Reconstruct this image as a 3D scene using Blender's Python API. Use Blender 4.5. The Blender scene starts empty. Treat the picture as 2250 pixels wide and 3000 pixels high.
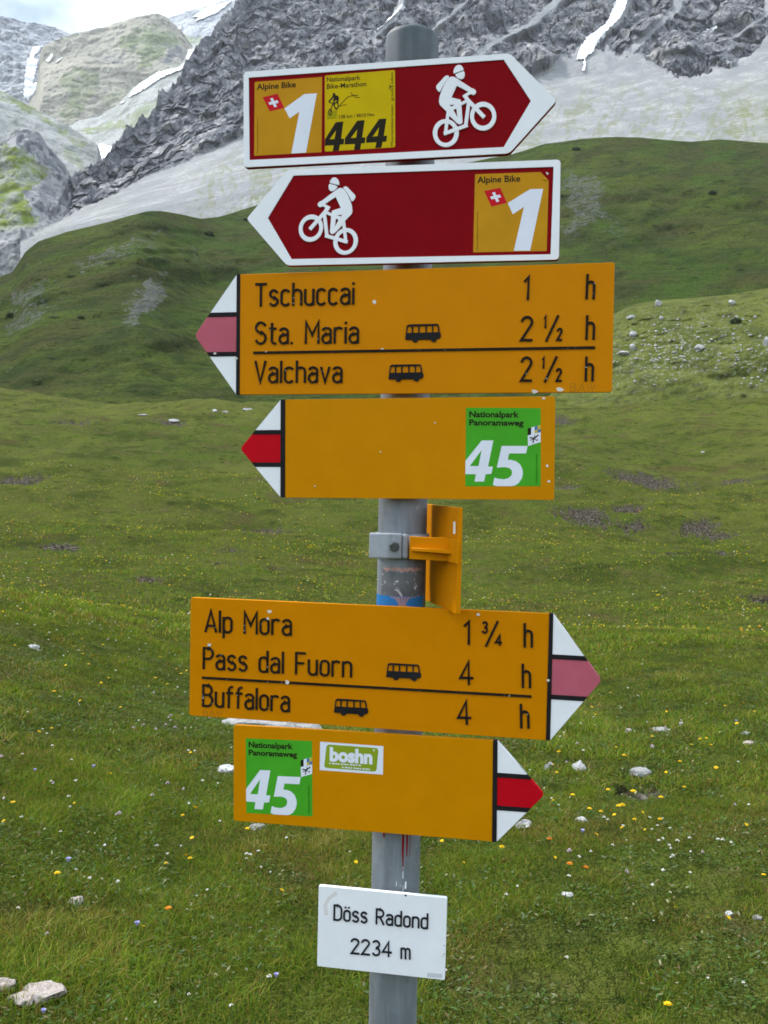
import bpy, bmesh, math, random
import numpy as np
from mathutils import Matrix, Vector

R = math.radians
SC = bpy.context.scene
COL = SC.collection
rng = np.random.default_rng(7)
random.seed(7)

# ------------------------------------------------------------------ camera
F, PITCH, ROLL, EYE = 2700.0, R(2.0), R(1.1066), 1.65        # focal length in pixels of a 2250 x 3000 frame
FW = np.array([0, math.cos(PITCH), -math.sin(PITCH)])
_rt = np.array([1.0, 0, 0]); _up = np.cross(_rt, FW)
RT = math.cos(ROLL) * _rt + math.sin(ROLL) * _up
UP = -math.sin(ROLL) * _rt + math.cos(ROLL) * _up
CAM = np.array([0, 0, EYE])
cd = bpy.data.cameras.new('camera'); cam = bpy.data.objects.new('camera', cd); COL.objects.link(cam)
cd.sensor_fit = 'VERTICAL'; cd.sensor_height = 36; cd.lens = 36 * F / 3000
cd.clip_start = 0.05; cd.clip_end = 30000
cam.matrix_world = Matrix(((RT[0], UP[0], -FW[0], 0), (RT[1], UP[1], -FW[1], 0), (RT[2], UP[2], -FW[2], EYE), (0, 0, 0, 1)))
SC.camera = cam
SC.render.resolution_x, SC.render.resolution_y = 768, 1024

# ------------------------------------------------------------------ sky, sun, exposure
HAZE = 0.000045
SUN_EL, SUN_AZ = R(52), R(-62)                               # azimuth from +Y, clockwise seen from above
W = bpy.data.worlds.new('World'); SC.world = W; W.use_nodes = True
nt = W.node_tree; nt.nodes.clear()
wo = nt.nodes.new('ShaderNodeOutputWorld'); bg = nt.nodes.new('ShaderNodeBackground')
sky = nt.nodes.new('ShaderNodeTexSky'); sky.sky_type = 'NISHITA'; sky.sun_disc = False
sky.sun_elevation = SUN_EL; sky.sun_rotation = SUN_AZ; sky.altitude = 2200
tc = nt.nodes.new('ShaderNodeTexCoord'); mp = nt.nodes.new('ShaderNodeMapping'); mp.inputs['Scale'].default_value = (1, 1, 2.2)
no = nt.nodes.new('ShaderNodeTexNoise'); no.inputs['Scale'].default_value = 2.1; no.inputs['Detail'].default_value = 7
no.inputs['Roughness'].default_value = 0.55
rp = nt.nodes.new('ShaderNodeValToRGB'); rp.color_ramp.elements[0].position = 0.30; rp.color_ramp.elements[1].position = 0.47
mx = nt.nodes.new('ShaderNodeMix'); mx.data_type = 'RGBA'
mx.inputs[7].default_value = (9.2, 10.2, 11.6, 1)             # bright thin cloud
nt.links.new(tc.outputs['Generated'], mp.inputs['Vector']); nt.links.new(mp.outputs[0], no.inputs['Vector'])
nt.links.new(no.outputs['Fac'], rp.inputs[0]); nt.links.new(rp.outputs[0], mx.inputs[0])
nt.links.new(sky.outputs[0], mx.inputs[6]); nt.links.new(mx.outputs[2], bg.inputs['Color'])
bg.inputs['Strength'].default_value = 0.11
nt.links.new(bg.outputs[0], wo.inputs['Surface'])
sl = bpy.data.lights.new('sun', 'SUN'); sl.energy = 3.2; sl.angle = R(7); sl.color = (1, 0.96, 0.9)
sun = bpy.data.objects.new('sun', sl); COL.objects.link(sun)
SUNV = Vector((math.sin(SUN_AZ) * math.cos(SUN_EL), math.cos(SUN_AZ) * math.cos(SUN_EL), math.sin(SUN_EL)))
sun.rotation_euler = SUNV.to_track_quat('Z', 'Y').to_euler(); sun.location = (-30, 10, 60)
vs = SC.view_settings; vs.view_transform = 'Standard'; vs.look = 'None'; vs.exposure = 0.70; vs.gamma = 1
try: vs.use_curve_mapping = False
except Exception: pass
SC.cycles.max_bounces = 5; SC.cycles.diffuse_bounces = 3; SC.cycles.glossy_bounces = 2
SC.cycles.transmission_bounces = 3; SC.cycles.transparent_max_bounces = 8; SC.cycles.volume_bounces = 0
SC.cycles.use_denoising = True; SC.cycles.filter_width = 1.7

# ------------------------------------------------------------------ helpers
def ray(px, py):
    px = np.asarray(px, float); py = np.asarray(py, float)
    d = FW + RT * ((px - 1125) / F)[..., None] + UP * ((1500 - py) / F)[..., None]
    return d / np.hypot(d[..., 0], d[..., 1])[..., None]      # unit horizontal length: d * r stands r metres away

_pr = np.random.default_rng(11)
PERM = np.concatenate([_pr.permutation(512)] * 3)
GRAD = _pr.normal(size=(512, 3)); GRAD /= np.linalg.norm(GRAD, axis=1)[:, None]
def perlin(x, y, z=0.0):
    x, y, z = np.broadcast_arrays(np.asarray(x, float), np.asarray(y, float), np.asarray(z, float))
    xi, yi, zi = np.floor(x).astype(int), np.floor(y).astype(int), np.floor(z).astype(int)
    fx, fy, fz = x - xi, y - yi, z - zi
    fade = lambda t: t * t * t * (t * (t * 6 - 15) + 10)
    u, v, w = fade(fx), fade(fy), fade(fz)
    def g(i, j, k):
        h = PERM[PERM[PERM[(xi + i) & 511] + ((yi + j) & 511)] + ((zi + k) & 511)]
        q = GRAD[h]
        return q[..., 0] * (fx - i) + q[..., 1] * (fy - j) + q[..., 2] * (fz - k)
    l = lambda a, b, t: a + (b - a) * t
    return 1.5 * l(l(l(g(0,0,0), g(1,0,0), u), l(g(0,1,0), g(1,1,0), u), v), l(l(g(0,0,1), g(1,0,1), u), l(g(0,1,1), g(1,1,1), u), v), w)
def fbm(x, y, z=0.0, o=4, gain=0.5):
    s, a = 0, 1.0
    for k in range(o):
        s = s + a * perlin(x * 2.03**k + 17.3 * k, y * 2.03**k - 9.1 * k, z * 2.03**k + 5.7 * k); a *= gain
    return s
def ridged(x, y, z=0.0, o=5, gain=0.55):
    s, a = 0, 1.0
    for k in range(o):
        s = s + a * (1 - 2 * np.abs(perlin(x * 2.07**k + 31.7 * k, y * 2.07**k + 3.3 * k, z * 2.07**k - 7.9 * k))); a *= gain
    return s
def sstep(a, b, x):
    t = np.clip((x - a) / (b - a), 0, 1); return t * t * (3 - 2 * t)
def lin(x, pts):
    return np.interp(x, [p[0] for p in pts], [p[1] for p in pts])
def in_poly(px, py, poly):
    c = np.zeros(np.shape(px), bool); n = len(poly)
    for i in range(n):
        x1, y1 = poly[i]; x2, y2 = poly[i - 1]
        c ^= ((y1 > py) != (y2 > py)) & (px < (x2 - x1) * (py - y1) / (y2 - y1 + 1e-12) + x1)
    return c

def mesh_np(name, V, quads=None, tris=None, mat=None, attrs=None, smooth=True, uv=None):
    me = bpy.data.meshes.new(name)
    V = np.asarray(V, np.float32).reshape(-1, 3)
    q = np.zeros((0, 4), np.int32) if quads is None else np.asarray(quads, np.int32).reshape(-1, 4)
    t = np.zeros((0, 3), np.int32) if tris is None else np.asarray(tris, np.int32).reshape(-1, 3)
    me.vertices.add(len(V)); me.vertices.foreach_set('co', V.ravel())
    me.loops.add(q.size + t.size); me.loops.foreach_set('vertex_index', np.concatenate([q.ravel(), t.ravel()]))
    me.polygons.add(len(q) + len(t))
    st = np.concatenate([np.arange(len(q)) * 4, q.size + np.arange(len(t)) * 3]).astype(np.int32)
    me.polygons.foreach_set('loop_start', st)
    me.polygons.foreach_set('use_smooth', np.full(len(q) + len(t), smooth))
    for an, arr in (attrs or {}).items():
        arr = np.asarray(arr, np.float32)
        if arr.ndim == 1:
            a = me.attributes.new(an, 'FLOAT', 'POINT'); a.data.foreach_set('value', arr)
        else:
            a = me.attributes.new(an, 'FLOAT_COLOR', 'POINT')
            if arr.shape[1] == 3: arr = np.concatenate([arr, np.ones((len(arr), 1), np.float32)], 1)
            a.data.foreach_set('color', arr.ravel())
    me.update(); me.validate()
    if mat: me.materials.append(mat)
    return me
def grid_quads(nr, nc):
    i = np.arange(nr - 1)[:, None] * nc + np.arange(nc - 1)[None, :]
    return np.stack([i, i + 1, i + nc + 1, i + nc], -1).reshape(-1, 4)
def obj(name, me, parent=None, loc=None):
    o = bpy.data.objects.new(name, me); COL.objects.link(o)
    if parent is not None: o.parent = parent
    if loc is not None: o.location = loc
    return o
def tag(o, label=None, cat=None, group=None, kind=None):
    for k, v in (('label', label), ('category', cat), ('group', group), ('kind', kind)):
        if v: o[k] = v
    return o
def thing(name, label, cat, loc=(0, 0, 0), group=None):
    o = bpy.data.objects.new(name, None); COL.objects.link(o); o.location = loc; o.empty_display_size = 0.05
    return tag(o, label, cat, group)

# ------------------------------------------------------------------ materials
class NT:
    def __init__(s, name, rough=0.8, metal=0.0, spec=0.3):
        s.m = bpy.data.materials.new(name); s.m.use_nodes = True; s.t = s.m.node_tree
        s.b = s.t.nodes['Principled BSDF']; s.b.inputs['Roughness'].default_value = rough
        s.b.inputs['Metallic'].default_value = metal; s.b.inputs['Specular IOR Level'].default_value = spec if rough < .85 else 0.02
        s.tc = s.n('ShaderNodeTexCoord').outputs['Object']
    def n(s, t, **kw):
        x = s.t.nodes.new(t)
        for k, v in kw.items(): setattr(x, k, v)
        return x
    def l(s, a, b): s.t.links.new(a, b)
    def mapping(s, scale=(1, 1, 1), rot=(0, 0, 0), loc=(0, 0, 0)):
        m = s.n('ShaderNodeMapping'); s.l(s.tc, m.inputs[0])
        m.inputs['Scale'].default_value = scale; m.inputs['Rotation'].default_value = rot; m.inputs['Location'].default_value = loc
        return m.outputs[0]
    def stretch(s, scale, rot):
        m = s.n('ShaderNodeMapping', vector_type='TEXTURE'); s.l(s.tc, m.inputs[0]); m.inputs['Scale'].default_value = scale; m.inputs['Rotation'].default_value = rot; return m.outputs[0]
    def noise(s, scale, detail=4, rough=0.55, vec=None, dist=0.0):
        x = s.n('ShaderNodeTexNoise'); x.inputs['Scale'].default_value = scale; x.inputs['Detail'].default_value = detail
        x.inputs['Roughness'].default_value = rough; x.inputs['Distortion'].default_value = dist
        s.l(vec if vec is not None else s.tc, x.inputs['Vector']); return x.outputs['Fac']
    def voro(s, scale, vec=None, feature='F1', out='Distance'):
        x = s.n('ShaderNodeTexVoronoi', feature=feature); x.inputs['Scale'].default_value = scale
        s.l(vec if vec is not None else s.tc, x.inputs['Vector']); return x.outputs[out]
    def ramp(s, fac, *stops):
        x = s.n('ShaderNodeValToRGB'); e = x.color_ramp.elements
        while len(e) < len(stops): e.new(0.5)
        for i, (p, c) in enumerate(stops):
            e[i].position = p; e[i].color = (*c, 1) if isinstance(c, tuple) else (c, c, c, 1)
        s.l(fac, x.inputs[0]); return x.outputs[0]
    def mix(s, fac, a, b, blend='MIX'):
        x = s.n('ShaderNodeMix', data_type='RGBA', blend_type=blend)
        for v, i in ((fac, 0), (a, 6), (b, 7)):
            if isinstance(v, (int, float)): x.inputs[i].default_value = v if i == 0 else (v, v, v, 1)
            elif isinstance(v, tuple): x.inputs[i].default_value = (*v, 1)
            else: s.l(v, x.inputs[i])
        return x.outputs[2]
    def math(s, op, a, b=0.0):
        x = s.n('ShaderNodeMath', operation=op)
        for v, i in ((a, 0), (b, 1)):
            if isinstance(v, (int, float)): x.inputs[i].default_value = v
            else: s.l(v, x.inputs[i])
        return x.outputs[0]
    def attr(s, name, out='Fac'):
        return s.n('ShaderNodeAttribute', attribute_name=name).outputs[out]
    def color(s, c):
        if isinstance(c, tuple): s.b.inputs['Base Color'].default_value = (*c, 1)
        else: s.l(c, s.b.inputs['Base Color'])
        return s
    def bump(s, h, strength=0.3, dist=0.02):
        x = s.n('ShaderNodeBump'); x.inputs['Strength'].default_value = strength; x.inputs['Distance'].default_value = dist
        s.l(h, x.inputs['Height']); s.l(x.outputs[0], s.b.inputs['Normal']); return s

def paint(name, c, rough=0.42, dirt=0.12, worn=None, spec=0.05):
    """outdoor sign paint or film: a slightly uneven colour, faint grime, optional chips down to a pale ground"""
    t = NT(name, rough, 0, spec)
    lo = tuple(v * (1 - dirt) for v in c); hi = tuple(min(1, v * (1 + dirt * 0.4)) for v in c)
    col = t.ramp(t.noise(23, 5, 0.6), (0.3, lo), (0.7, hi))
    col = t.mix(t.ramp(t.noise(140, 3, 0.7), (0.62, 0.0), (0.78, 0.10)), col, (0.12, 0.10, 0.08))
    if worn:
        col = t.mix(t.ramp(t.noise(worn[0], 4, 0.65), (worn[1], 0.0), (worn[1] + 0.04, 1.0)), col, worn[2])
    t.color(col); t.bump(t.noise(300, 2), 0.04, 0.001)
    t.l(t.ramp(t.noise(60, 4), (0.3, rough - 0.07), (0.7, rough + 0.12)), t.b.inputs['Roughness'])
    return t.m
M = {}
M['yellow'] = paint('yellow_paint', (0.575, 0.205, 0.0), 0.42, 0.06)
M['yellow_old'] = paint('yellow_paint_dull', (0.555, 0.218, 0.0), 0.42, 0.06)
M['white'] = paint('white_paint', (0.80, 0.82, 0.85), 0.4, 0.05)
M['red_field'] = paint('dark_red_paint', (0.21, 0.001, 0.004), 0.5, 0.1)
M['red'] = paint('red_paint', (0.50, 0.004, 0.012), 0.4, 0.12)
M['pink'] = paint('faded_red_paint', (0.47, 0.11, 0.15), 0.5, 0.12)
M['black'] = paint('black_paint', (0.018, 0.017, 0.018), 0.45, 0.3)
M['black_worn'] = paint('worn_black_lettering', (0.020, 0.015, 0.010), 0.5, 0.3, (170, 0.66, (0.42, 0.40, 0.33)))
M['black_white'] = paint('black_lettering_on_white', (0.02, 0.022, 0.026), 0.5, 0.3, (190, 0.74, (0.5, 0.5, 0.5)))
M['orange_film'] = paint('orange_film', (0.52, 0.25, 0.010), 0.35)
M['yellow_film'] = paint('bright_yellow_film', (0.56, 0.40, 0.002), 0.35)
M['green_film'] = paint('green_film', (0.065, 0.36, 0.022), 0.35)
M['lime_film'] = paint('lime_film', (0.25, 0.33, 0.02), 0.35)
M['white_film'] = paint('white_film', (0.72, 0.75, 0.83), 0.35, 0.05)
M['flag_red'] = paint('flag_red_film', (0.55, 0.012, 0.02), 0.35)
M['ink'] = paint('dark_print', (0.022, 0.018, 0.01), 0.4, 0.2)
M['ink_faint'] = paint('faint_print', (0.13, 0.085, 0.008), 0.4, 0.2)
M['ink_green'] = paint('dark_green_print', (0.012, 0.05, 0.008), 0.4, 0.2)
M['olive'] = paint('olive_print', (0.34, 0.29, 0.004), 0.4, 0.2)
M['blue_film'] = paint('blue_film', (0.03, 0.17, 0.42), 0.4)
M['flag_blue'] = paint('flag_blue_film', (0.06, 0.17, 0.36), 0.4)
M['flag_yellow'] = paint('flag_yellow_film', (0.55, 0.42, 0.05), 0.4)
M['salmon'] = paint('salmon_film', (0.44, 0.27, 0.23), 0.5, 0.3)
M['chip'] = paint('bare_primer', (0.66, 0.62, 0.56), 0.6, 0.2)
M['stain'] = paint('rusty_stain', (0.69, 0.67, 0.66), 0.6, 0.1)
M['grey_label'] = paint('grey_label', (0.55, 0.57, 0.60), 0.5, 0.1)
M['torn'] = paint('torn_sticker_residue', (0.15, 0.158, 0.168), 0.7, 0.4, (150, 0.60, (0.45, 0.45, 0.48)))
M['faded_letter'] = paint('faded_letter', (0.42, 0.17, 0.01), 0.5, 0.2)
def metal(name, c, rough=0.5, met=0.55):
    t = NT(name, rough, met, 0.4)
    st = t.noise(1.0, 6, 0.65, t.mapping((90, 90, 7)))
    col = t.ramp(st, (0.3, tuple(v * 0.66 for v in c)), (0.55, c), (0.8, tuple(v * 1.25 for v in c)))
    col = t.mix(t.ramp(t.noise(38, 5, 0.7), (0.42, 0.0), (0.66, 0.45)), col, tuple(v * 0.6 for v in c))
    col = t.mix(t.ramp(t.noise(95, 3, 0.6), (0.70, 0.0), (0.76, 0.6)), col, (0.5, 0.52, 0.54))
    t.color(col); t.bump(t.noise(120, 4), 0.15, 0.002)
    t.l(t.ramp(t.noise(30, 4), (0.3, rough - 0.12), (0.7, rough + 0.15)), t.b.inputs['Roughness'])
    return t.m
M['galv'] = metal('galvanised_steel', (0.20, 0.225, 0.25), 0.55, 0.25)
M['cap_steel'] = metal('dark_cap', (0.085, 0.105, 0.115), 0.6, 0.1)
M['galv_light'] = metal('pale_cast_metal', (0.36, 0.385, 0.42), 0.45, 0.3)
M['bolt'] = metal('dark_bolt', (0.07, 0.075, 0.07), 0.5, 0.5)
D={'bike': {'body': [(89.0,33.8),(92.2,34.4),(94.7,33.7),(97.4,31.9),(114.4,19.8),(116.6,19.1),(118.7,17.6),(119.6,15.7),(119.0,13.3),(117.1,12.0),(115.0,12.3),(112.8,14.0),(110.0,16.3),(97.5,23.8),(91.2,10.7),(101.9,7.4),(102.8,0.8),(104.2,-17.6),(103.1,-19.7),(100.4,-20.4),(97.6,-18.7),(89.4,-10.5),(86.4,-5.7),(77.8,3.2),(76.8,6.5),(77.5,12.4),(79.4,18.2),(82.7,25.6),(86.0,30.7)],'face': [(95.5,36.6),(100.1,38.4),(105.6,39.9),(106.6,36.9),(106.2,33.7),(104.8,31.4),(102.1,30.8),(99.1,31.8),(96.9,33.8)],'front': [(127.7,-12.8),(142.8,-13.6),(127.6,3.6),(138.1,-13.3),(127.8,-2.0)],'helmet': [(93.3,37.8),(93.5,40.8),(94.7,44.2),(96.8,46.5),(99.6,47.4),(102.6,46.3),(104.5,43.5),(105.3,41.1),(100.7,39.7),(96.3,38.4)],'hole1': [(89.1,2.5),(95.4,2.1),(91.0,0.2)],'hole2': [(93.5,-3.5),(97.0,-2.3),(98.2,-12.1)],'pack': [(73.3,24.3),(74.2,25.8),(83.7,35.5),(85.9,36.2),(88.1,35.5),(88.4,34.1),(84.3,29.2),(81.0,24.0),(78.0,18.0),(76.1,18.4),(74.2,21.2)],'px': 0.05597,'rear': [(84.8,-29.5),(99.9,-30.3),(84.7,-13.5),(94.7,-29.7),(84.7,-18.3)],'strokes': [([(112.2,14.5),(106.3,11.4)],60),([(107.1,11.1),(110.1,6.6),(127.6,-12.5)],78),([(109.0,5.6),(102.2,2.5)],60),([(111.2,3.8),(107.8,-22.1)],72),([(108.1,-22.5),(84.5,-29.7)],74),([(87.5,-6.1),(86.5,-13.6),(84.5,-29.7)],66)]},'bike2': [(-88.6,-29.9),(-130.5,-13.4)],'pose1': (-0.0211,1.0957,0.4302,0.1536,0.0181,315.8031,113.3801,53.2895),'pose2': (0.0362,1.0871,0.3108,0.1384,0.0084,319.5205,113.6205,49.8499),'pose3': (0.0354,1.0863,0.1748,0.1864,0.008,445.5248,145.2617,53.934),'pose4': (0.0335,1.0865,0.0376,0.1938,0.0138,326.3817,118.3925,51.6856),'pose5': (-0.02,1.0966,-0.2239,0.1827,-0.0006,441.7678,147.3799,56.3718),'pose6': (-0.0207,1.0972,-0.3639,0.1949,0.0139,324.6194,119.5003,54.8339),'pose7': (0.0064,1.0915,-0.5448,0.1588,-0.005,156.1705,99.7755,0.0),'s1': {'field': [(-151.2,49.3),(150.9,49.9),(181.9,1.5),(151.4,-48.9),(-150.7,-48.0)]},'s2': {'field': [(-152.1,49.2),(151.7,48.7),(150.1,-50.3),(-153.8,-49.0),(-183.2,0.4)]},'s3': {'bar': [(-223.1,71.8),(-218.8,72.4),(-219.3,-72.0),(-223.1,-71.5)],'baw': ('BAW',175.9,-71.8,-2.06,27.8,9.7),'bus': [[(-14.7,8.0),(27.6,-13.4)],((-34.1,-38.7),(7.7,-59.2))],'chips': [(-52.7,35.1),(-42.2,-21.1),(136.2,-71.3),(164.4,-69.5),(-222.5,-29.2),(-249.6,-22.8)],'f': [(('1',145.1,0.3,-1.74,3.3,15.0),[(161.4,14.2),(148.6,-14.0)],('2',159.7,-14.1,-1.61,7.1,14.9)),(('1',143.7,-45.6,-1.68,3.4,13.8),[(160.5,-32.1),(147.9,-60.4)],('2',159.8,-60.5,0.0,7.4,15.7))],'h1': [(-255.8,24.9),(-222.8,24.9),(-260.4,-64.1)],'h2': [(-259.7,-23.6),(-222.5,-24.1)],'rule': [(-200.2,-22.4),(202.4,-22.3)],'t': [('Tschuccai',-199.8,32.7,-0.23,123.6,28.6),('Sta. Maria',-199.5,-12.8,-0.4,129.4,28.2),('Valchava',-199.6,-59.4,-0.42,109.9,28.0),('1',121.4,32.3,-1.66,6.9,28.4),('2',118.9,-13.9,-1.15,14.9,29.0),('2',119.6,-60.1,-0.81,14.2,29.0),('h',191.2,31.6,-1.62,10.6,29.6),('h',192.0,-13.9,-1.08,10.6,28.9),('h',192.1,-60.8,-0.56,10.2,29.3)]},'s4': {'bar': [(-162.8,58.9),(-157.1,59.3),(-159.4,-59.2),(-164.1,-59.3)],'corner': [(163.4,59.1)],'h': [(-196.1,20.6),(-197.4,-21.0)],'q': [(61.3,47.2),(146.9,45.9),(147.9,-43.5),(61.1,-44.1)]},'s5': {'bar': [(217.8,75.0),(221.4,74.6),(219.8,-74.1),(215.8,-73.9)],'baw': ('BAW',-203.1,-73.4,2.23,25.7,7.4),'bus': [((26.8,6.2),(69.1,-14.1)),[(-36.2,-40.5),(6.0,-60.9)]],'chips': [(-119.2,60.5),(-120.6,52.5),(-95.1,-24.2),(-91.9,-75.5),(134.4,69.3),(217.1,-3.7),(-195.5,15.6)],'f': [(('3',138.8,46.8,0.0,7.8,14.9),[(157.4,61.8),(144.6,32.4)],('4',154.7,33.0,0.64,9.0,14.1))],'h': [(221.6,26.6),(221.4,-24.9)],'rule': [(-203.8,-25.3),(197.7,-23.6)],'t': [('Alp Mora',-202.1,31.1,0.46,111.8,28.6),('Pass dal Fuorn',-203.9,-15.1,0.12,189.4,28.2),('Buffalora',-204.1,-61.6,-0.05,113.0,28.4),('1',118.0,32.1,0.73,7.9,29.5),('4',114.4,-15.6,2.32,17.3,29.5),('4',113.1,-63.0,2.98,17.3,30.1),('h',187.9,32.5,1.58,10.9,29.6),('h',187.1,-14.9,2.1,10.9,29.7),('h',186.4,-62.4,2.58,11.1,30.2)]},'s6': {'bar': [(157.3,59.6),(162.2,59.5),(162.0,-59.6),(157.4,-59.9)],'bg': [(-43.4,43.1),(20.7,42.4),(18.2,13.7),(-46.8,14.2)],'bq': [(-51.7,45.8),(26.5,45.1),(26.1,10.7),(-52.1,11.0)],'bt': ('boshn',-39.7,23.6,-0.43,53.0,15.4),'h': [(162.8,20.3),(163.2,-21.3)],'l1': [(-40.3,20.1),(-0.1,20.0)],'l2': [(-24.4,16.3),(12.1,16.0)],'q': [(-146.6,44.4),(-61.9,46.0),(-61.0,-46.6),(-145.6,-48.8)],'rr': [(14.9,39.5)]},'s7': {'lab': [(56.8,-43.0),(75.2,-42.6),(74.8,-47.6),(56.6,-48.2)],'mark': [(28.8,48.1)],'stain': [(-56.4,42.9),(-65.7,34.7),(-69.5,26.5),(-68.1,15.5)],'t': [('Döss Radond',-59.0,9.1,0.3,115.7,19.9),('2234',-36.8,-29.9,1.12,51.0,19.8),('m',24.2,-29.7,1.39,12.4,19.7)]},'st1': {'flag': [(-134.3,25.5),(-116.0,28.5),(-107.9,11.4),(-125.6,8.3)],'one': [(-107.6,10.8),(-83.4,26.0),(-68.1,26.1),(-81.4,-42.6),(-99.3,-42.6),(-89.4,5.8),(-101.3,-1.2)],'q': [(-144.2,44.2),(-61.8,44.7),(-62.5,-43.0),(-145.1,-42.9)],'t': ('Alpine Bike',-141.6,34.7,0.24,47.9,6.6),'v': ('Mountainbikeland Schweiz',-140.1,-40.3,89.86,41.9,1.6)},'st2': {'curl': [(137.2,43.6),(146.4,33.6),(145.2,35.7),(140.4,34.7),(140.0,39.2)],'flag': [(73.2,24.1),(91.6,27.2),(99.5,9.9),(81.8,6.1)],'one': [(100.4,9.5),(125.7,24.5),(140.5,24.4),(126.8,-45.4),(108.2,-45.1),(119.0,4.7),(106.4,-3.5)],'q': [(62.5,43.7),(137.2,43.6),(146.4,33.6),(145.6,-46.2),(61.6,-45.8)],'smudge': [(144.8,41.8)],'t': ('Alpine Bike',65.1,33.5,0.23,49.2,7.1),'v': ('Mountainbikeland Schweiz',67.1,-43.1,90.78,43.9,1.7)},'st444': {'box': [(-55.9,4.5),(-49.3,4.4),(-43.7,5.5),(-44.3,-4.8),(-55.9,-5.0)],'fours': [([(-45.4,-9.0),(-36.1,-8.7),(-39.0,-28.7),(-35.1,-28.6),(-35.8,-35.2),(-40.4,-35.5),(-41.6,-42.3),(-49.0,-42.5),(-47.8,-35.7),(-58.4,-35.6),(-58.3,-28.2)],[(-44.9,-18.3),(-46.9,-28.5),(-52.9,-28.5)]),([(-19.7,-8.8),(-10.8,-8.6),(-13.6,-28.6),(-9.7,-28.6),(-10.5,-35.1),(-14.9,-35.4),(-16.1,-42.3),(-23.5,-42.2),(-22.3,-35.6),(-34.8,-35.5),(-34.2,-28.4)],[(-19.4,-18.6),(-20.9,-28.5),(-27.4,-28.4)]),([(6.5,-8.3),(15.0,-8.3),(12.1,-28.1),(15.9,-28.0),(15.0,-34.8),(10.6,-34.8),(9.2,-41.6),(1.8,-41.8),(3.3,-35.0),(-9.1,-34.9),(-8.5,-28.3)],[(6.5,-17.7),(4.7,-27.9),(-1.4,-28.2)])],'q': [(-58.5,46.1),(25.1,47.1),(25.5,-41.9),(-58.6,-42.6)],'rider': [(-49.0,24.5),(-47.5,25.3),(-46.0,24.9),(-46.0,22.9),(-42.5,21.5),(-41.3,18.6),(-42.4,14.0),(-41.9,12.3),(-43.7,12.4),(-44.8,17.1),(-46.9,14.9),(-47.3,10.3),(-48.4,10.4),(-48.4,16.7),(-47.5,20.1),(-52.6,15.2),(-53.8,14.7),(-54.1,16.2),(-49.0,21.3)],'rings': [[(-52.0,3.1),(-49.6,3.0),(-52.0,7.2)],[(-44.7,10.2),(-41.8,10.0),(-44.7,14.8)]],'strokes': [([(-53.5,14.7),(-49.0,13.3),(-52.0,2.6)],18),([(-48.4,11.5),(-46.0,8.0),(-43.1,6.1)],16)],'swoosh': [([(-43.1,7.8),(-39.5,11.3),(-36.5,14.3),(-31.2,19.1),(-24.7,21.1),(-18.8,20.5)],20),([(-27.1,24.6),(-25.3,21.3),(-21.8,18.5),(-16.5,17.9)],16),([(-40.1,8.9),(-36.5,10.5),(-32.4,10.5)],16)],'t': [('Nationalpark',-56.1,38.5,-0.14,40.2,5.4),('Bike-Marathon',-56.1,30.4,0.36,47.3,5.5),('138 km / 4010 Hm',-41.3,-5.0,0.55,41.9,3.9)],'v': [('Mountainbikerouten',23.2,-40.1,90.12,46.7,3.0),('graub',23.1,11.8,90.0,14.2,3.0),('nden',23.1,30.8,90.84,13.6,3.1)],'y': [([(18.4,30.0),(20.7,28.1),(23.6,28.2)],16),([(18.1,26.6),(20.7,28.1),(19.3,25.1)],14)]},'st45': {'b1': [(0.9199,0.7637),(0.9599,0.7743),(0.9599,0.7241),(0.9199,0.7142)],'b2': [(0.9599,0.7241),(0.9993,0.7347),(0.9993,0.6931),(0.9599,0.6832)],'blk': [(0.8287,0.7393),(0.8736,0.7512),(0.8736,0.662),(0.8287,0.6502)],'fh': [(0.2175,0.462),(0.1761,0.2574),(0.0587,0.2574)],'five': [(0.4834,0.5149),(0.8287,0.5149),(0.808,0.4191),(0.5836,0.4191),(0.5663,0.3366),(0.6112,0.3366),(0.6768,0.3201),(0.732,0.2772),(0.7631,0.2112),(0.7666,0.1584),(0.7528,0.099),(0.7113,0.0396),(0.663,0.0086),(0.6146,0.0013),(0.4213,0.0013),(0.3695,0.0165),(0.3902,0.1122),(0.442,0.0957),(0.518,0.0891),(0.5732,0.1023),(0.6112,0.132),(0.625,0.1716),(0.6146,0.2112),(0.5801,0.2343),(0.5318,0.2442),(0.4213,0.2376)],'flag': [(0.8287,0.7393),(0.9993,0.7855),(0.9993,0.5644),(0.8322,0.5149)],'four': [(0.2175,0.5842),(0.3729,0.5842),(0.3039,0.2508),(0.3695,0.2508),(0.3488,0.1584),(0.2728,0.1518),(0.2521,0.0594),(0.1243,0.0594),(0.1416,0.1518),(0.0,0.1551),(0.0,0.3234)],'ibex': [[(0.8598,0.6205),(0.9116,0.6139),(0.953,0.6403),(0.9669,0.6568)],[(0.9116,0.6139),(0.8978,0.5545)],[(0.9185,0.6073),(0.953,0.5842),(0.9634,0.6007)],[(0.9254,0.6535),(0.9151,0.6073),(0.8633,0.5875)]],'t': [('Nationalpark',0.0449,0.8812,0.6699,0.0726),('Panoramaweg',0.0449,0.7776,0.732,0.0713)],'v': [(0.9565,0.033),(0.9565,0.4092)],'y1': [(0.9599,0.7743),(0.9993,0.7855),(0.9993,0.7347),(0.9599,0.7241)],'y2': [(0.9199,0.7142),(0.9599,0.7241),(0.9599,0.6832),(0.9199,0.6733)]}}
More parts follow.
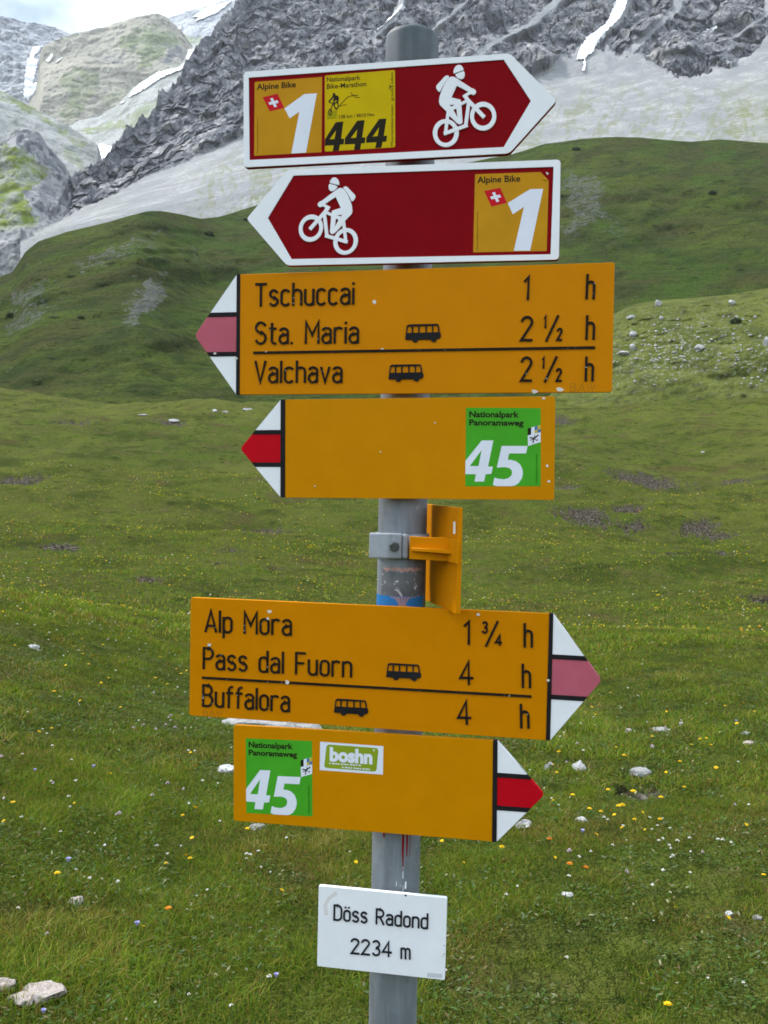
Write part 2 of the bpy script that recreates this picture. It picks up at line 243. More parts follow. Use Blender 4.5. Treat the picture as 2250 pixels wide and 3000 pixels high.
# ------------------------------------------------------------------ flat shapes, lettering
def curve_mesh(loops, z0, z1, bev=0.0):
    """filled outline with holes (mm) -> solid between z0 and z1 (mm), as a mesh in metres"""
    cu = bpy.data.curves.new('outline', 'CURVE'); cu.dimensions = '2D'; cu.fill_mode = 'BOTH'
    cu.extrude = max((z1 - z0) / 2 - bev, 1e-4); cu.bevel_depth = bev; cu.offset = -bev; cu.bevel_resolution = 1
    for lp in loops:
        sp = cu.splines.new('POLY'); sp.points.add(len(lp) - 1); sp.use_cyclic_u = True
        for q, (x, y) in zip(sp.points, lp): q.co = (x, y, 0, 1)
    o = bpy.data.objects.new('outline', cu); COL.objects.link(o)
    me = bpy.data.meshes.new_from_object(o.evaluated_get(bpy.context.evaluated_depsgraph_get()))
    bpy.data.objects.remove(o); bpy.data.curves.remove(cu)
    me.transform(Matrix.Translation((0, 0, (z0 + z1) / 2))); me.transform(Matrix.Scale(0.001, 4))
    return me
def join(meshes):
    bm = bmesh.new()
    for m in meshes: bm.from_mesh(m); bpy.data.meshes.remove(m)
    me = bpy.data.meshes.new('joined'); bm.to_mesh(me); bm.free(); return me
def part(name, me, mat, parent):
    me.name = name; me.materials.clear(); me.materials.append(M[mat] if isinstance(mat, str) else mat)
    return obj(name, me, parent)
def rounded(pts, r, n=4):
    out = []; N = len(pts); rs = r if isinstance(r, (list, tuple)) else [r] * N
    for i, p in enumerate(pts):
        p = Vector(p); a = Vector(pts[i - 1]) - p; b = Vector(pts[(i + 1) % N]) - p
        k = min(rs[i], a.length * 0.45, b.length * 0.45)
        if k <= 0: out.append(tuple(p)); continue
        A, B = p + a.normalized() * k, p + b.normalized() * k
        for j in range(n + 1):
            t = j / n; out.append(tuple(A * (1 - t)**2 + p * 2 * t * (1 - t) + B * t * t))
    return out
def ribbon(pts, w, z0, z1, cap=0.5):
    """one stroke of width w (mm) as a solid strip"""
    P = [Vector(p) for p in pts]; h = w / 2
    if (P[0] - P[-1]).length > 1e-6 or len(P) < 4:
        d = (P[0] - P[1]).normalized(); P[0] = P[0] + d * h * cap
        d = (P[-1] - P[-2]).normalized(); P[-1] = P[-1] + d * h * cap; closed = False
    else: P = P[:-1]; closed = True
    n = len(P); L, Rr = [], []
    for i in range(n):
        a = P[i] - P[i - 1] if (i > 0 or closed) else P[1] - P[0]
        b = P[(i + 1) % n] - P[i] if (i < n - 1 or closed) else P[-1] - P[-2]
        a.normalize(); b.normalize(); t = a + b
        t = t.normalized() if t.length > 1e-6 else a
        nn = Vector((-t.y, t.x)); k = h / max(0.45, nn.dot(Vector((-a.y, a.x))))
        L.append(P[i] + nn * k); Rr.append(P[i] - nn * k)
    bm = bmesh.new(); ve = []
    for z in (z0, z1): ve.append([[bm.verts.new((q.x, q.y, z)) for q in L], [bm.verts.new((q.x, q.y, z)) for q in Rr]])
    for i in range(n if closed else n - 1):
        j = (i + 1) % n
        (l0, r0), (l1, r1) = ve
        bm.faces.new((r1[i], r1[j], l1[j], l1[i])); bm.faces.new((l1[i], l1[j], l0[j], l0[i])); bm.faces.new((r0[i], r0[j], r1[j], r1[i]))
    if not closed:
        for i in (0, n - 1): bm.faces.new((ve[0][0][i], ve[0][1][i], ve[1][1][i], ve[1][0][i]))
    bmesh.ops.recalc_face_normals(bm, faces=bm.faces)
    me = bpy.data.meshes.new('stroke'); bm.to_mesh(me); bm.free(); me.transform(Matrix.Scale(0.001, 4)); return me
def A(cx, cy, rx, ry, a0, a1, n=9):
    return [(cx + rx * math.cos(R(a0 + (a1 - a0) * i / n)), cy + ry * math.sin(R(a0 + (a1 - a0) * i / n))) for i in range(n + 1)]
x_ = 0.17
OVAL = A(x_, .53, x_, .17, 0, 180) + A(x_, .17, x_, .17, 180, 360) + [(2 * x_, .53)]
GL = {  # raised route-sign letters: constant stroke, cap height 1
 'T': (.44, [[(0, 1), (.44, 1)], [(.22, 1), (.22, 0)]]), 's': (.33, [A(.165, .53, .155, .17, 25, 270) + A(.165, .18, .165, .18, 90, -150)]),
 'c': (.33, [A(x_, .53, x_, .17, 35, 180) + A(x_, .17, x_, .17, 180, 325)]), 'h': (.34, [[(0, 0), (0, 1)], A(x_, .53, x_, .17, 180, 0) + [(.34, 0)]]),
 'u': (.34, [[(0, .7)] + A(x_, .17, x_, .17, 180, 360), [(.34, .7), (.34, 0)]]),
 'a': (.34, [A(x_, .54, x_, .16, 155, 0) + [(.34, 0)], [(.34, .41), (.16, .41)] + A(.16, .205, .16, .205, 90, 270) + [(.24, .02), (.34, .12)]]),
 'i': (.0, [[(0, 0), (0, .7)], [(0, .9), (0, .95)]]), 'S': (.42, [A(.21, .76, .2, .24, 25, 270) + A(.21, .26, .21, .26, 90, -155)]),
 't': (.26, [[(.1, .95)] + A(.22, .13, .12, .13, 180, 270) + [(.26, 0)], [(0, .7), (.26, .7)]]), '.': (.02, [[(0, 0), (0, .04)]]),
 'M': (.52, [[(0, 0), (0, 1), (.26, .38), (.52, 1), (.52, 0)]]), 'r': (.28, [[(0, 0), (0, .7)], A(x_, .53, x_, .17, 180, 50)]),
 'V': (.42, [[(0, 1), (.21, 0), (.42, 1)]]), 'l': (.0, [[(0, 0), (0, 1)]]), 'v': (.34, [[(0, .7), (.17, 0), (.34, .7)]]),
 'A': (.46, [[(0, 0), (.23, 1), (.46, 0)], [(.08, .28), (.38, .28)]]), 'p': (.34, [[(0, .7), (0, -.25)], A(x_, .53, x_, .17, 180, 0) + A(x_, .17, x_, .17, 0, -180)]),
 'o': (.34, [OVAL]), 'P': (.40, [[(0, 0), (0, 1), (.18, 1)] + A(.18, .74, .22, .26, 90, -90) + [(0, .48)]]),
 'd': (.34, [[(.34, 0), (.34, 1)], A(x_, .53, x_, .17, 0, 180) + A(x_, .17, x_, .17, 180, 360)]), 'F': (.38, [[(.38, 1), (0, 1), (0, 0)], [(0, .52), (.32, .52)]]),
 'n': (.34, [[(0, 0), (0, .7)], A(x_, .53, x_, .17, 180, 0) + [(.34, 0)]]), 'B': (.42, [[(0, 0), (0, 1), (.2, 1)] + A(.2, .77, .19, .23, 90, -90) + [(0, .54)], [(.2, .54)] + A(.2, .27, .22, .27, 85, -90) + [(0, 0)]]),
 'f': (.26, [[(.09, 0)] + A(.22, .84, .13, .16, 180, 80), [(0, .7), (.25, .7)]]),
 'D': (.42, [[(0, 0), (0, 1), (.18, 1)] + A(.18, .74, .24, .26, 90, 0) + A(.18, .26, .24, .26, 0, -90) + [(0, 0)]]),
 'ö': (.34, [OVAL, [(.07, .9), (.07, .94)], [(.27, .9), (.27, .94)]]), 'R': (.42, [[(0, 0), (0, 1), (.18, 1)] + A(.18, .74, .22, .26, 90, -90) + [(0, .48)], [(.2, .48), (.42, 0)]]),
 'm': (.56, [[(0, 0), (0, .7)], A(.14, .55, .14, .15, 180, 0) + [(.28, 0)], A(.42, .55, .14, .15, 180, 0) + [(.56, 0)]]),
 '1': (.15, [[(0, .8), (.15, 1), (.15, 0)]]), '2': (.42, [A(.2, .78, .2, .22, 170, -25) + [(0, 0), (.42, 0)]]),
 '3': (.40, [A(.2, .76, .18, .24, 145, -90) + A(.2, .26, .2, .26, 90, -150)]), '4': (.48, [[(.33, 0), (.33, 1), (0, .28), (.48, .28)]]),
 'W': (.52, [[(0, 1), (.13, 0), (.26, 1), (.39, 0), (.52, 1)]]), ' ': (.24, []),
}
def raised(text, x, y, ang, length, cap, w=None, z0=0.0, z1=1.5, gap=.165):
    """a line of raised lettering: start of baseline, angle, length and cap height in mm"""
    pos, tot = [], 0
    for ch in text: pos.append(tot); tot += GL[ch][0] + gap
    tot -= gap; sw = w or 0.096 * cap
    sx = (length - sw) / max(tot, .1) if len(text) > 1 or GL[text][0] > 0 else cap
    c, s = math.cos(R(ang)), math.sin(R(ang)); ms = []; k = 0
    for ch, p0 in zip(text, pos):
        for st in GL[ch][1]:
            P = []
            for (u, v) in st:
                X = sw / 2 + (p0 + u) * sx; Y = sw / 2 + v * (cap - sw)
                P.append((x + c * X - s * Y, y + s * X + c * Y))
            ms.append(ribbon(P, sw, z0, z1 + 0.03 * (k % 3))); k += 1
    return ms
_fc = {}
def font_mesh(text, bold):
    cu = bpy.data.curves.new('txt', 'FONT'); cu.body = text; cu.size = 1; cu.offset = bold; cu.extrude = 0.0001
    cu.resolution_u = 3
    o = bpy.data.objects.new('txt', cu); COL.objects.link(o)
    me = bpy.data.meshes.new_from_object(o.evaluated_get(bpy.context.evaluated_depsgraph_get()))
    bpy.data.objects.remove(o); bpy.data.curves.remove(cu); return me
def printed(text, x, y, ang, length, cap, z, bold=0.02, thick=0.12):
    """flat printed words fitted to a baseline (mm)"""
    me = font_mesh(text, bold)
    if 'N' not in _fc:
        m2 = font_mesh('N', 0); _fc['N'] = max(v.co.y for v in m2.vertices); bpy.data.meshes.remove(m2)
    x0 = min(v.co.x for v in me.vertices); x1 = max(v.co.x for v in me.vertices)
    me.transform(Matrix.Translation((-x0, 0, 0.0001)))
    me.transform(Matrix.Diagonal((length / (x1 - x0), cap / _fc['N'], thick / 0.0002, 1)))
    me.transform(Matrix.Translation((x, y, z)) @ Matrix.Rotation(R(ang), 4, 'Z')); me.transform(Matrix.Scale(0.001, 4))
    return me

# ------------------------------------------------------------------ signs on the pole
def sign(i, name, label, group):
    cx, cy, cz, yaw, tilt, w, h, tp = D['pose%d' % i]
    a = Vector((math.cos(yaw) * math.cos(tilt), -math.sin(yaw) * math.cos(tilt), math.sin(tilt)))
    n = Vector((-math.sin(yaw), -math.cos(yaw), 0)); b = n.cross(a)
    r = thing(name, label, 'sign', (0, 0, 0), group)
    r.matrix_world = Matrix(((a.x, b.x, n.x, cx), (a.y, b.y, n.y, cy), (a.z, b.z, n.z, cz + EYE), (0, 0, 0, 1)))
    # clamp behind the plate: a band round the pole and a spacer
    px = (r.matrix_world.inverted() @ Vector((0.0232, 1.1344, cz + EYE))) * 1000
    band = [(px.x + 33 * math.cos(t), px.z + 33 * math.sin(t)) for t in np.linspace(0, 2 * math.pi, 40)[:-1]]
    hole = [(px.x + 30.4 * math.cos(t), px.z + 30.4 * math.sin(t)) for t in np.linspace(0, 2 * math.pi, 40)[:-1]]
    m1 = curve_mesh([band, hole], -14, 14); m1.transform(Matrix.Rotation(R(90), 4, 'X'))
    m2 = curve_mesh([[(px.x - 20, -12), (px.x + 20, -12), (px.x + 20, 12), (px.x - 20, 12)]], px.z + 30.2, -6.2)
    part('clamp', join([m1, m2]), 'galv_light', r)
    return r, w, h, tp
def quad_rect(q): return [tuple(p) for p in q]
def swiss_flag(parent, q, z):
    fl = part('flag', curve_mesh([q], z, z + .1), 'flag_red', parent)
    P = lambda u, v: tuple(np.array(q[3]) * (1 - u) * (1 - v) + np.array(q[2]) * u * (1 - v) + np.array(q[1]) * u * v + np.array(q[0]) * (1 - u) * v)
    a, b, c, d = .19, .41, .59, .81
    cr = [P(b, a), P(c, a), P(c, b), P(d, b), P(d, c), P(c, c), P(c, d), P(b, d), P(b, c), P(a, c), P(a, b), P(b, b)]
    return fl, curve_mesh([cr], z + .1, z + .2)
def route_one_sticker(parent, S, name='orange_route_sticker'):
    st = part('sticker', curve_mesh([rounded(S['q'], 1.0)], 0.0, .15), 'orange_film', parent)
    st['label'] = 'orange route sticker with a white 1 and a small red flag'
    t = S['t']; part('lettering', printed(*t[:6], z=.15), 'ink', st)
    v = S['v']; part('lettering', printed(*v[:6], z=.15, bold=0), 'ink_faint', st)
    fl, cr = swiss_flag(st, S['flag'], .15); part('cross', cr, 'white_film', st)
    part('numeral', curve_mesh([S['one']], .15, .26), 'white_film', st)
    return st
def ell(c, ax, ay, n=40):
    c, ax, ay = (np.array(v) for v in (c, ax, ay))
    return [tuple(c + (ax - c) * math.cos(t) + (ay - c) * math.sin(t)) for t in np.linspace(0, 2 * math.pi, n + 1)[:-1]]
def cyclist(parent, xf):
    B = D['bike']; T = lambda pts: [xf(p) for p in pts]; ms = []; z1 = 1.9
    for k, wn in enumerate(('rear', 'front')):
        c, ox, oy, ix, iy = B[wn]; ci = ((c[0] + 0), c[1])
        ms.append(curve_mesh([T(ell(c, ox, oy)), T(ell(ci, ix, iy))], 0, z1 + .04 * k, .15))
    ms.append(curve_mesh([T(B['body']), T(B['hole1']), T(B['hole2'])], 0, z1 + .12, .1))
    for k, n_ in enumerate(('helmet', 'face', 'pack')): ms.append(curve_mesh([rounded(T(B[n_]), .8, 2)], 0, z1, .1))
    for k, (pts, w) in enumerate(B['strokes']): ms.append(ribbon(T(pts), w * B['px'], 0, z1 + .16 + .03 * k, 1.0))
    return part('cyclist_pictogram', join(ms), 'white', parent)

def red_sign(i, label, right):
    r, w, h, tp = sign(i, 'bike_route_sign', label, 'dark red mountain bike route signs on the pole')
    s = 1 if right else -1
    # outline counter-clockwise seen from the front
    out = [(-s * w / 2, -h / 2), (s * w / 2, -h / 2), (s * (w / 2 + tp), 0), (s * w / 2, h / 2), (-s * w / 2, h / 2)]
    if not right: out = out[::-1]
    rr = [5, 5, 4, 5, 5]
    part('plate', curve_mesh([rounded(out, rr)], -7, 0, .5), 'red_field', r)
    part('frame', curve_mesh([rounded([(x * .9985, y * .995) for x, y in out], rr), D['s%d' % i]['field']], 0.0, 1.3, .12), 'white', r)
    return r
s1 = red_sign(1, 'topmost dark red arrow sign with white cyclist, pointing right, with two stickers', True)
cyclist(s1, lambda p: p)
route_one_sticker(s1, D['st1'])
S = D['st444']
st = part('sticker', curve_mesh([rounded(S['q'], 2.0)], 0.0, .15), 'yellow_film', s1); st['label'] = 'bright yellow marathon sticker with large black 444'
for t in S['t'][:2]: part('lettering', printed(*t, z=.15, bold=.012), 'ink', st)
part('lettering', printed(*S['t'][2], z=.15, bold=.01), 'ink', st)
part('small_picture', join([curve_mesh([S['rider']], .15, .3)] + [ribbon(p, w_ * .058, .15, .28 + .01 * k) for k, (p, w_) in enumerate(S['strokes'])]
     + [curve_mesh([ell(*g_), [tuple(np.array(g_[0]) + .62 * (np.array(q) - np.array(g_[0]))) for q in ell(*g_)]], .15, .25 + .02 * k) for k, g_ in enumerate(S['rings'])]), 'ink', st)
part('small_picture', curve_mesh([S['box']], .15, .2), 'olive', st)
part('small_picture', join([ribbon(p, w_ * .058, .15, .22 + .01 * k) for k, (p, w_) in enumerate(S['swoosh'])]), 'ink_faint', st)
for k, (a_, b_) in enumerate(S['fours']): part('numeral', curve_mesh([a_, b_], .15, .25 + .02 * k), 'ink', st)
part('lettering', join([printed(*t, z=.15, bold=.0) for t in S['v']] + [ribbon(p, w_ * .058, .15, .25 + .02 * k) for k, (p, w_) in enumerate(S['y'])]), 'ink', st)

s2 = red_sign(2, 'dark red arrow sign with white cyclist, pointing left, under the topmost sign', False)
B1r, B1f = np.array(D['bike']['rear'][0]), np.array(D['bike']['front'][0]); B2r, B2f = (np.array(v) for v in D['bike2'])
def mir(p):
    m = lambda v: complex(-v[0], v[1])
    k = (complex(*B2f) - complex(*B2r)) / (m(B1f) - m(B1r))
    q = complex(*B2r) + k * (m(p) - m(B1r)); return (q.real, q.imag)
cyclist(s2, mir)
st = route_one_sticker(s2, D['st2'])
me = curve_mesh([[D['st2']['q'][1], D['st2']['q'][2], D['st2']['curl'][3], D['st2']['curl'][4]]], .2, .35)
for v in me.vertices:   # the peeled corner stands off the plate
    d = (Vector((v.co.x, v.co.y)) - (Vector(D['st2']['q'][1]) + Vector(D['st2']['q'][2])) / 2000)
    v.co.z += 0.25 * abs(d.dot(Vector((-.6, -.8))))
part('peeled_corner', me, 'orange_film', st)
sm = D['st2']['smudge'][0]; part('paint_chip', curve_mesh([[(sm[0] - 1.6, sm[1] + 1), (sm[0] + .3, sm[1] - 1.9), (sm[0] + 1.8, sm[1] + .5), (sm[0] + .5, sm[1] + .3), (sm[0] - .4, sm[1] + 1.8)]], 0, .15), 'stain', s2)

def bus(parent, box, z=1.5, worn='black'):
    (xa, ya), (xb, yb) = box; W_, H_ = xb - xa, ya - yb
    U = lambda pts: [(xa + (x - 655) / 797 * W_, ya - (y - 162) / 400 * H_) for x, y in pts]
    out = rounded(U([(690, 185), (740, 163), (1370, 163), (1398, 190), (1425, 350), (1452, 400), (1440, 470), (1350, 498), (1350, 530), (1300, 560), (1240, 535), (1225, 500), (952, 500), (930, 540), (880, 563), (830, 540), (818, 500), (658, 498)]), .6, 2)
    wins = [U(q) for q in ([(715, 208), (800, 208), (800, 350), (695, 350)], [(833, 206), (945, 206), (945, 350), (833, 350)], [(975, 204), (1105, 204), (1105, 350), (975, 350)], [(1135, 202), (1250, 202), (1254, 347), (1135, 347)], [(1280, 200), (1372, 200), (1394, 345), (1278, 345)])]
    return part('bus_pictogram', curve_mesh([out] + wins, 0, z, .1), worn, parent)
def fraction(parent, top, slash, low, mat):
    ms = raised(*top, w=2.3) + [ribbon(slash, 2.7, 0, 1.55)] + raised(*low, w=2.3)
    return part('lettering', join(ms), mat, parent)
def chip_at(parent, p, r, mat='chip', z=0.0, k=0):
    rr = random.Random(k * 7 + int(p[0]))
    pts = [(p[0] + r * rr.uniform(.55, 1.2) * math.cos(t) * rr.uniform(.8, 1.6), p[1] + r * rr.uniform(.5, 1.1) * math.sin(t)) for t in np.linspace(0, 2 * math.pi, 9)[:-1]]
    part('paint_chip', curve_mesh([pts], z, z + .12), mat, parent)

def yellow_sign(i, label, right, tipmat, yel, h1, h2, barw, kind='hiking_sign'):
    r, w, h, tp = sign(i, kind, label, 'yellow hiking signs on the pole')
    s = 1 if right else -1
    def P(x, y): return (s * x, y)
    def poly(pts): return [P(*p) for p in pts] if right else [P(*p) for p in pts][::-1]
    e = w / 2; xb = e - barw
    body = poly([(-e, -h / 2), (xb, -h / 2), (xb, h / 2), (-e, h / 2)])
    rads = [3, 0, 0, 3] if right else [3, 0, 0, 3]
    part('plate', curve_mesh([rounded(body, rads)], -6, 0, .35), yel, r)
    half = h / 2; tx = lambda y: e + tp * (1 - abs(y) / half)
    hb = 5.2
    part('tip_panel', curve_mesh([poly([(e, h1 + hb / 2), (tx(h1 + hb / 2), h1 + hb / 2), (e, half)])], -6, 0, .3), 'white', r)
    part('tip_panel', curve_mesh([rounded(poly([(e, h2 + hb / 2), (tx(h2 + hb / 2), h2 + hb / 2), (e + tp, 0), (tx(h1 - hb / 2), h1 - hb / 2), (e, h1 - hb / 2)]), [0, 0, 5, 0, 0] if right else [0, 0, 5, 0, 0])], -6, 0, .3), tipmat, r)
    part('tip_panel', curve_mesh([poly([(e, -half), (tx(h2 - hb / 2), h2 - hb / 2), (e, h2 - hb / 2)])], -6, 0, .3), 'white', r)
    part('dividing_bar', curve_mesh([poly([(xb, -half), (e, -half), (e, half), (xb, half)])], -6.02, .9, .1), 'black', r)
    for hh in (h1, h2):
        part('dividing_bar', curve_mesh([poly([(e, hh - hb / 2), (tx(hh - hb / 2), hh - hb / 2), (tx(hh + hb / 2), hh + hb / 2), (e, hh + hb / 2)])], -6.01, .7, .1), 'black', r)
    return r
def destinations(r, S):
    for t in S['t']: part('lettering', join(raised(*t)), 'black_worn', r)
    for f_ in S['f']: fraction(r, *f_, 'black_worn')
    part('ruled_line', ribbon(S['rule'], 2.9, 0, 1.4), 'black_worn', r)
    for b_ in S['bus']: bus(r, b_)
    part('lettering', join(raised(*S['baw'], w=1.0, z1=.12)), 'faded_letter', r)
    for k, c_ in enumerate(S['chips']): chip_at(r, c_, (2.6, 2.0, 3.0, 3.4, 2.0, 1.8, 2.2)[k % 7], z=1.5 if k in (1, 2) and i_ == 5 else 0.95 if k > 3 else 0.0, k=k)
i_ = 3
s3 = yellow_sign(3, 'wide yellow sign pointing left, listing Tschuccai, Sta. Maria and Valchava', False, 'pink', 'yellow', 24.5, -23.5, 4.3)
destinations(s3, D['s3'])
s4 = yellow_sign(4, 'plain yellow sign pointing left with a green 45 sticker and no place names', False, 'red', 'yellow_old', 19.9, -19.5, 5.6)
i_ = 5
s5 = yellow_sign(5, 'wide yellow sign pointing right, listing Alp Mora, Pass dal Fuorn and Buffalora', True, 'pink', 'yellow', 24.0, -22.8, 4.6)
destinations(s5, D['s5'])
s6 = yellow_sign(6, 'plain yellow sign pointing right with green 45 sticker and small boshn sticker', True, 'red', 'yellow_old', 19.5, -19.3, 5.2)
def panorama_sticker(parent, q):
    q = [np.array(v) for v in q]     # TL TR BR BL
    P = lambda u, v: tuple(q[3] * (1 - u) * (1 - v) + q[2] * u * (1 - v) + q[1] * u * v + q[0] * (1 - u) * v)
    T = D['st45']; tr = lambda pts: [P(*p) for p in pts]
    W_ = float(np.linalg.norm(q[1] - q[0])); H_ = float(np.linalg.norm(q[0] - q[3])); ang = math.degrees(math.atan2(*(q[1] - q[0])[::-1]))
    st = part('sticker', curve_mesh([quad_rect(q), ], 0.0, .15), 'green_film', parent); st['label'] = 'green route sticker with a large white 45'
    for (s_, x, y, L, c) in T['t']:
        o = P(x, y); part('lettering', printed(s_, o[0], o[1], ang, L * W_, c * H_, .15, bold=.032), 'ink', st)
    part('numeral', curve_mesh([tr(T['four']), tr(T['fh'])], .15, .26), 'white_film', st)
    part('numeral', curve_mesh([rounded(tr(T['five']), .6, 2)], .15, .28), 'white_film', st)
    part('flag', curve_mesh([tr(T['flag'])], .15, .25), 'white_film', st)
    part('flag_field', curve_mesh([tr(T['blk'])], .25, .33), 'ink', st)
    for k, (n_, m_) in enumerate((('b1', 'flag_blue'), ('y1', 'flag_yellow'), ('y2', 'flag_yellow'), ('b2', 'flag_blue'))):
        part('flag_field', curve_mesh([tr(T[n_])], .25, .33), m_, st)
    part('ibex_emblem', join([ribbon(tr(p), (1.5, 1.2, .8, .8)[k], .25, .35 + .02 * k) for k, p in enumerate(T['ibex'])]), 'ink', st)
    v0, v1 = tr(T['v']); d = np.array(v1) - np.array(v0)
    part('lettering', printed('Wanderland Schweiz', v0[0], v0[1], math.degrees(math.atan2(d[1], d[0])), float(np.hypot(*d)), 2.0, .15, bold=0), 'ink_green', st)
    return st
panorama_sticker(s4, D['s4']['q'])
panorama_sticker(s6, D['s6']['q'])
S = D['s6']; S['rr'] = S['rr'][0]; D['s7']['mark'] = D['s7']['mark'][0]
st = part('sticker', curve_mesh([S['bq']], 0, .15), 'white_film', s6); st['label'] = 'small white and lime sticker reading boshn'
part('sticker_field', curve_mesh([rounded(S['bg'], 4)], .15, .25), 'lime_film', st)
part('lettering', printed(*S['bt'], z=.25, bold=.05), 'white_film', st)
def dashes(a, b, n):
    a, b = np.array(a), np.array(b); ms = []; t = 0
    for k in range(n):
        L = (1 / n) * (.8 if k % 3 else .55); ms.append(ribbon([tuple(a + (b - a) * (k / n)), tuple(a + (b - a) * (k / n + L))], 1.5, .25, .33, 0))
    return join(ms)
part('small_print', dashes(*S['l1'], 11), 'white_film', st); part('small_print', dashes(*S['l2'], 10), 'white_film', st)
part('small_print', curve_mesh([ell(S['rr'], (S['rr'][0] + 1, S['rr'][1]), (S['rr'][0], S['rr'][1] + 1), 12)], .25, .33), 'white_film', st)
for p in ((-40, -4), (25, 30), (-120, -45)): chip_at(s4, p, 1.0, z=0.0, k=3)
for p in ((155, -20), (157, -38), (150, 57)): chip_at(s4, p, 1.6, 'stain', k=5)

s7, w7, h7, _ = sign(7, 'place_name_sign', 'white place name sign reading Döss Radond, 2234 m, low on the pole', 'white place name sign')
del s7['group']
part('plate', curve_mesh([rounded([(-w7 / 2, -h7 / 2), (w7 / 2, -h7 / 2), (w7 / 2, h7 / 2), (-w7 / 2, h7 / 2)], 2)], -5, 0, .4), 'white', s7)
for t in D['s7']['t']: part('lettering', join(raised(*t, w=2.1, z1=1.3)), 'black_white', s7)
part('label_strip', curve_mesh([rounded(D['s7']['lab'], .8)], 0, .12), 'grey_label', s7)
chip_at(s7, D['s7']['mark'], 1.5, 'bolt', k=9)
part('stain', ribbon(D['s7']['stain'], 4.5, 0, .08), 'stain', s7)
for p in ((w7 / 2 - 2, -8), (w7 / 2 - 1.5, -18), (w7 / 2 - 3, -21)): chip_at(s7, p, .7, 'bolt', k=int(p[1]))

# ------------------------------------------------------------------ pole
PX, PY = 0.0232, 1.1344
def lathe(prof, n=56):
    V, q = [], []
    for (r_, z) in prof:
        for k in range(n): V.append((r_ * math.cos(2 * math.pi * k / n), r_ * math.sin(2 * math.pi * k / n), z))
    for i in range(len(prof) - 1):
        for k in range(n): q.append((i * n + k, i * n + (k + 1) % n, (i + 1) * n + (k + 1) % n, (i + 1) * n + k))
    return np.array(V), q
pole = thing('signpost', 'grey galvanised steel pole carrying all the signs', 'pole', (PX, PY, 0))
V, q = lathe([(.03, -.25), (.03, .0), (.03, 1.0), (.03, EYE + .5), (.029, EYE + .505)]); part('tube', mesh_np('tube', V, q), 'galv', pole)
zt = EYE + .5365
V, q = lathe([(.0301, zt - .075), (.0318, zt - .075), (.0321, zt - .07), (.0321, zt - .006), (.0316, zt - .002), (.0300, zt), (.022, zt + .0028), (.010, zt + .0044), (.0004, zt + .005)])
part('cap', mesh_np('cap', V, q), 'cap_steel', pole)
def on_pole(shape, r_=.0303, flip=0):
    """wrap a flat shape (angle in degrees from the camera side, height above the ground) round the pole"""
    for v in shape.vertices:
        a = R(v.co.x * 1000 - 90 - math.degrees(math.atan2(PX, PY)) * 1); z = v.co.y * 1000; k = r_ + v.co.z
        v.co = (k * math.cos(a), k * math.sin(a), z)
    return shape
def strip(x0, x1, y0, y1, n=24, jag=0.0, jag_lo=0.0, seed=0):
    rr = random.Random(seed); V = []; q = []
    for k in range(n + 1):
        x = x0 + (x1 - x0) * k / n
        V += [(x / 1000, (y0 - rr.uniform(0, jag_lo)) / 1000, 0), (x / 1000, (y1 + rr.uniform(-jag, jag)) / 1000, 0)]
        if k: q.append((2 * k - 2, 2 * k, 2 * k + 1, 2 * k - 1))
    return mesh_np('strip', V, q)
zp = lambda y: EYE - (y - 1406) / F * 1.105 - .004      # height on the pole's near face
part('sticker', on_pole(strip(-88, 62, zp(1800), zp(1738))), 'blue_film', pole)['label'] = 'blue sticker with a pale fan wrapped round the pole'
fan = pole.children[-1]
part('sticker_motif', on_pole(join([ribbon([(1.5 + 9 * math.tan(0), zp(1790)), (-14 + 4.2 * k, zp(1741))], 1.6, 0, 0) for k in range(0)] or [strip(-7, 16, zp(1800), zp(1765), 6)]), .0305), 'salmon', fan)
ms = []
for k in range(9):
    a0, a1 = -4 + 1.9 * k, -26 + 8.2 * k
    ms.append(mesh_np('ray', [(a0 / 1000, zp(1768) / 1000, 0), ((a0 + 1.9) / 1000, zp(1768) / 1000, 0), ((a1 + 5.2) / 1000, zp(1739) / 1000, 0), (a1 / 1000, zp(1739) / 1000, 0)], [(0, 1, 2, 3)]))
part('sticker_motif', on_pole(join(ms), .0305), 'salmon', fan)
part('sticker_residue', on_pole(strip(-52, 66, zp(1737), zp(1664), 30, .002, .001, 5), .03025), 'torn', pole)
part('sticker_residue', on_pole(strip(-46, 50, zp(1660), zp(1655), 34, .0018, .0035, 8), .0304), 'salmon', pole)
rr = random.Random(4)
for k, (a, y0, y1, w_) in enumerate(((16, 2450, 2530, 2.4), (26, 2450, 2515, 2.0), (34, 2455, 2520, .8), (17, 2530, 2560, .9), (-30, 2452, 2462, 2))):
    zz = [zp(y0 - 12) + .004, zp(y0 + (y1 - y0) * .4), zp(y0 + (y1 - y0) * .75), zp(y1)]
    ww = [w_, w_ * 1.1, w_ * .7, w_ * .35]
    V = []; q = []
    for j in range(4):
        V += [((a - ww[j] + rr.uniform(-.3, .3)) / 1000, zz[j] / 1000, 0), ((a + ww[j] + rr.uniform(-.3, .3)) / 1000, zz[j] / 1000, 0)]
        if j: q.append((2 * j - 2, 2 * j - 1, 2 * j + 1, 2 * j))
    part('paint_drip', on_pole(mesh_np('drip', V, q), .03035), 'red_field', pole)
for (a, y0, y1, w_) in ((24, 2590, 2612, 2.2), (17, 2545, 2580, .8), (2, 2588, 2602, .7), (18, 2600, 2620, .6)):
    part('paint_drip', on_pole(mesh_np('drip', [((a - w_) / 1000, zp(y1) / 1000, 0), ((a + w_) / 1000, zp(y1) / 1000, 0), ((a + w_) / 1000, zp(y0) / 1000, 0), ((a - w_ * .6) / 1000, zp(y0) / 1000, 0)], [(0, 1, 2, 3)]), .03035), 'white', pole)

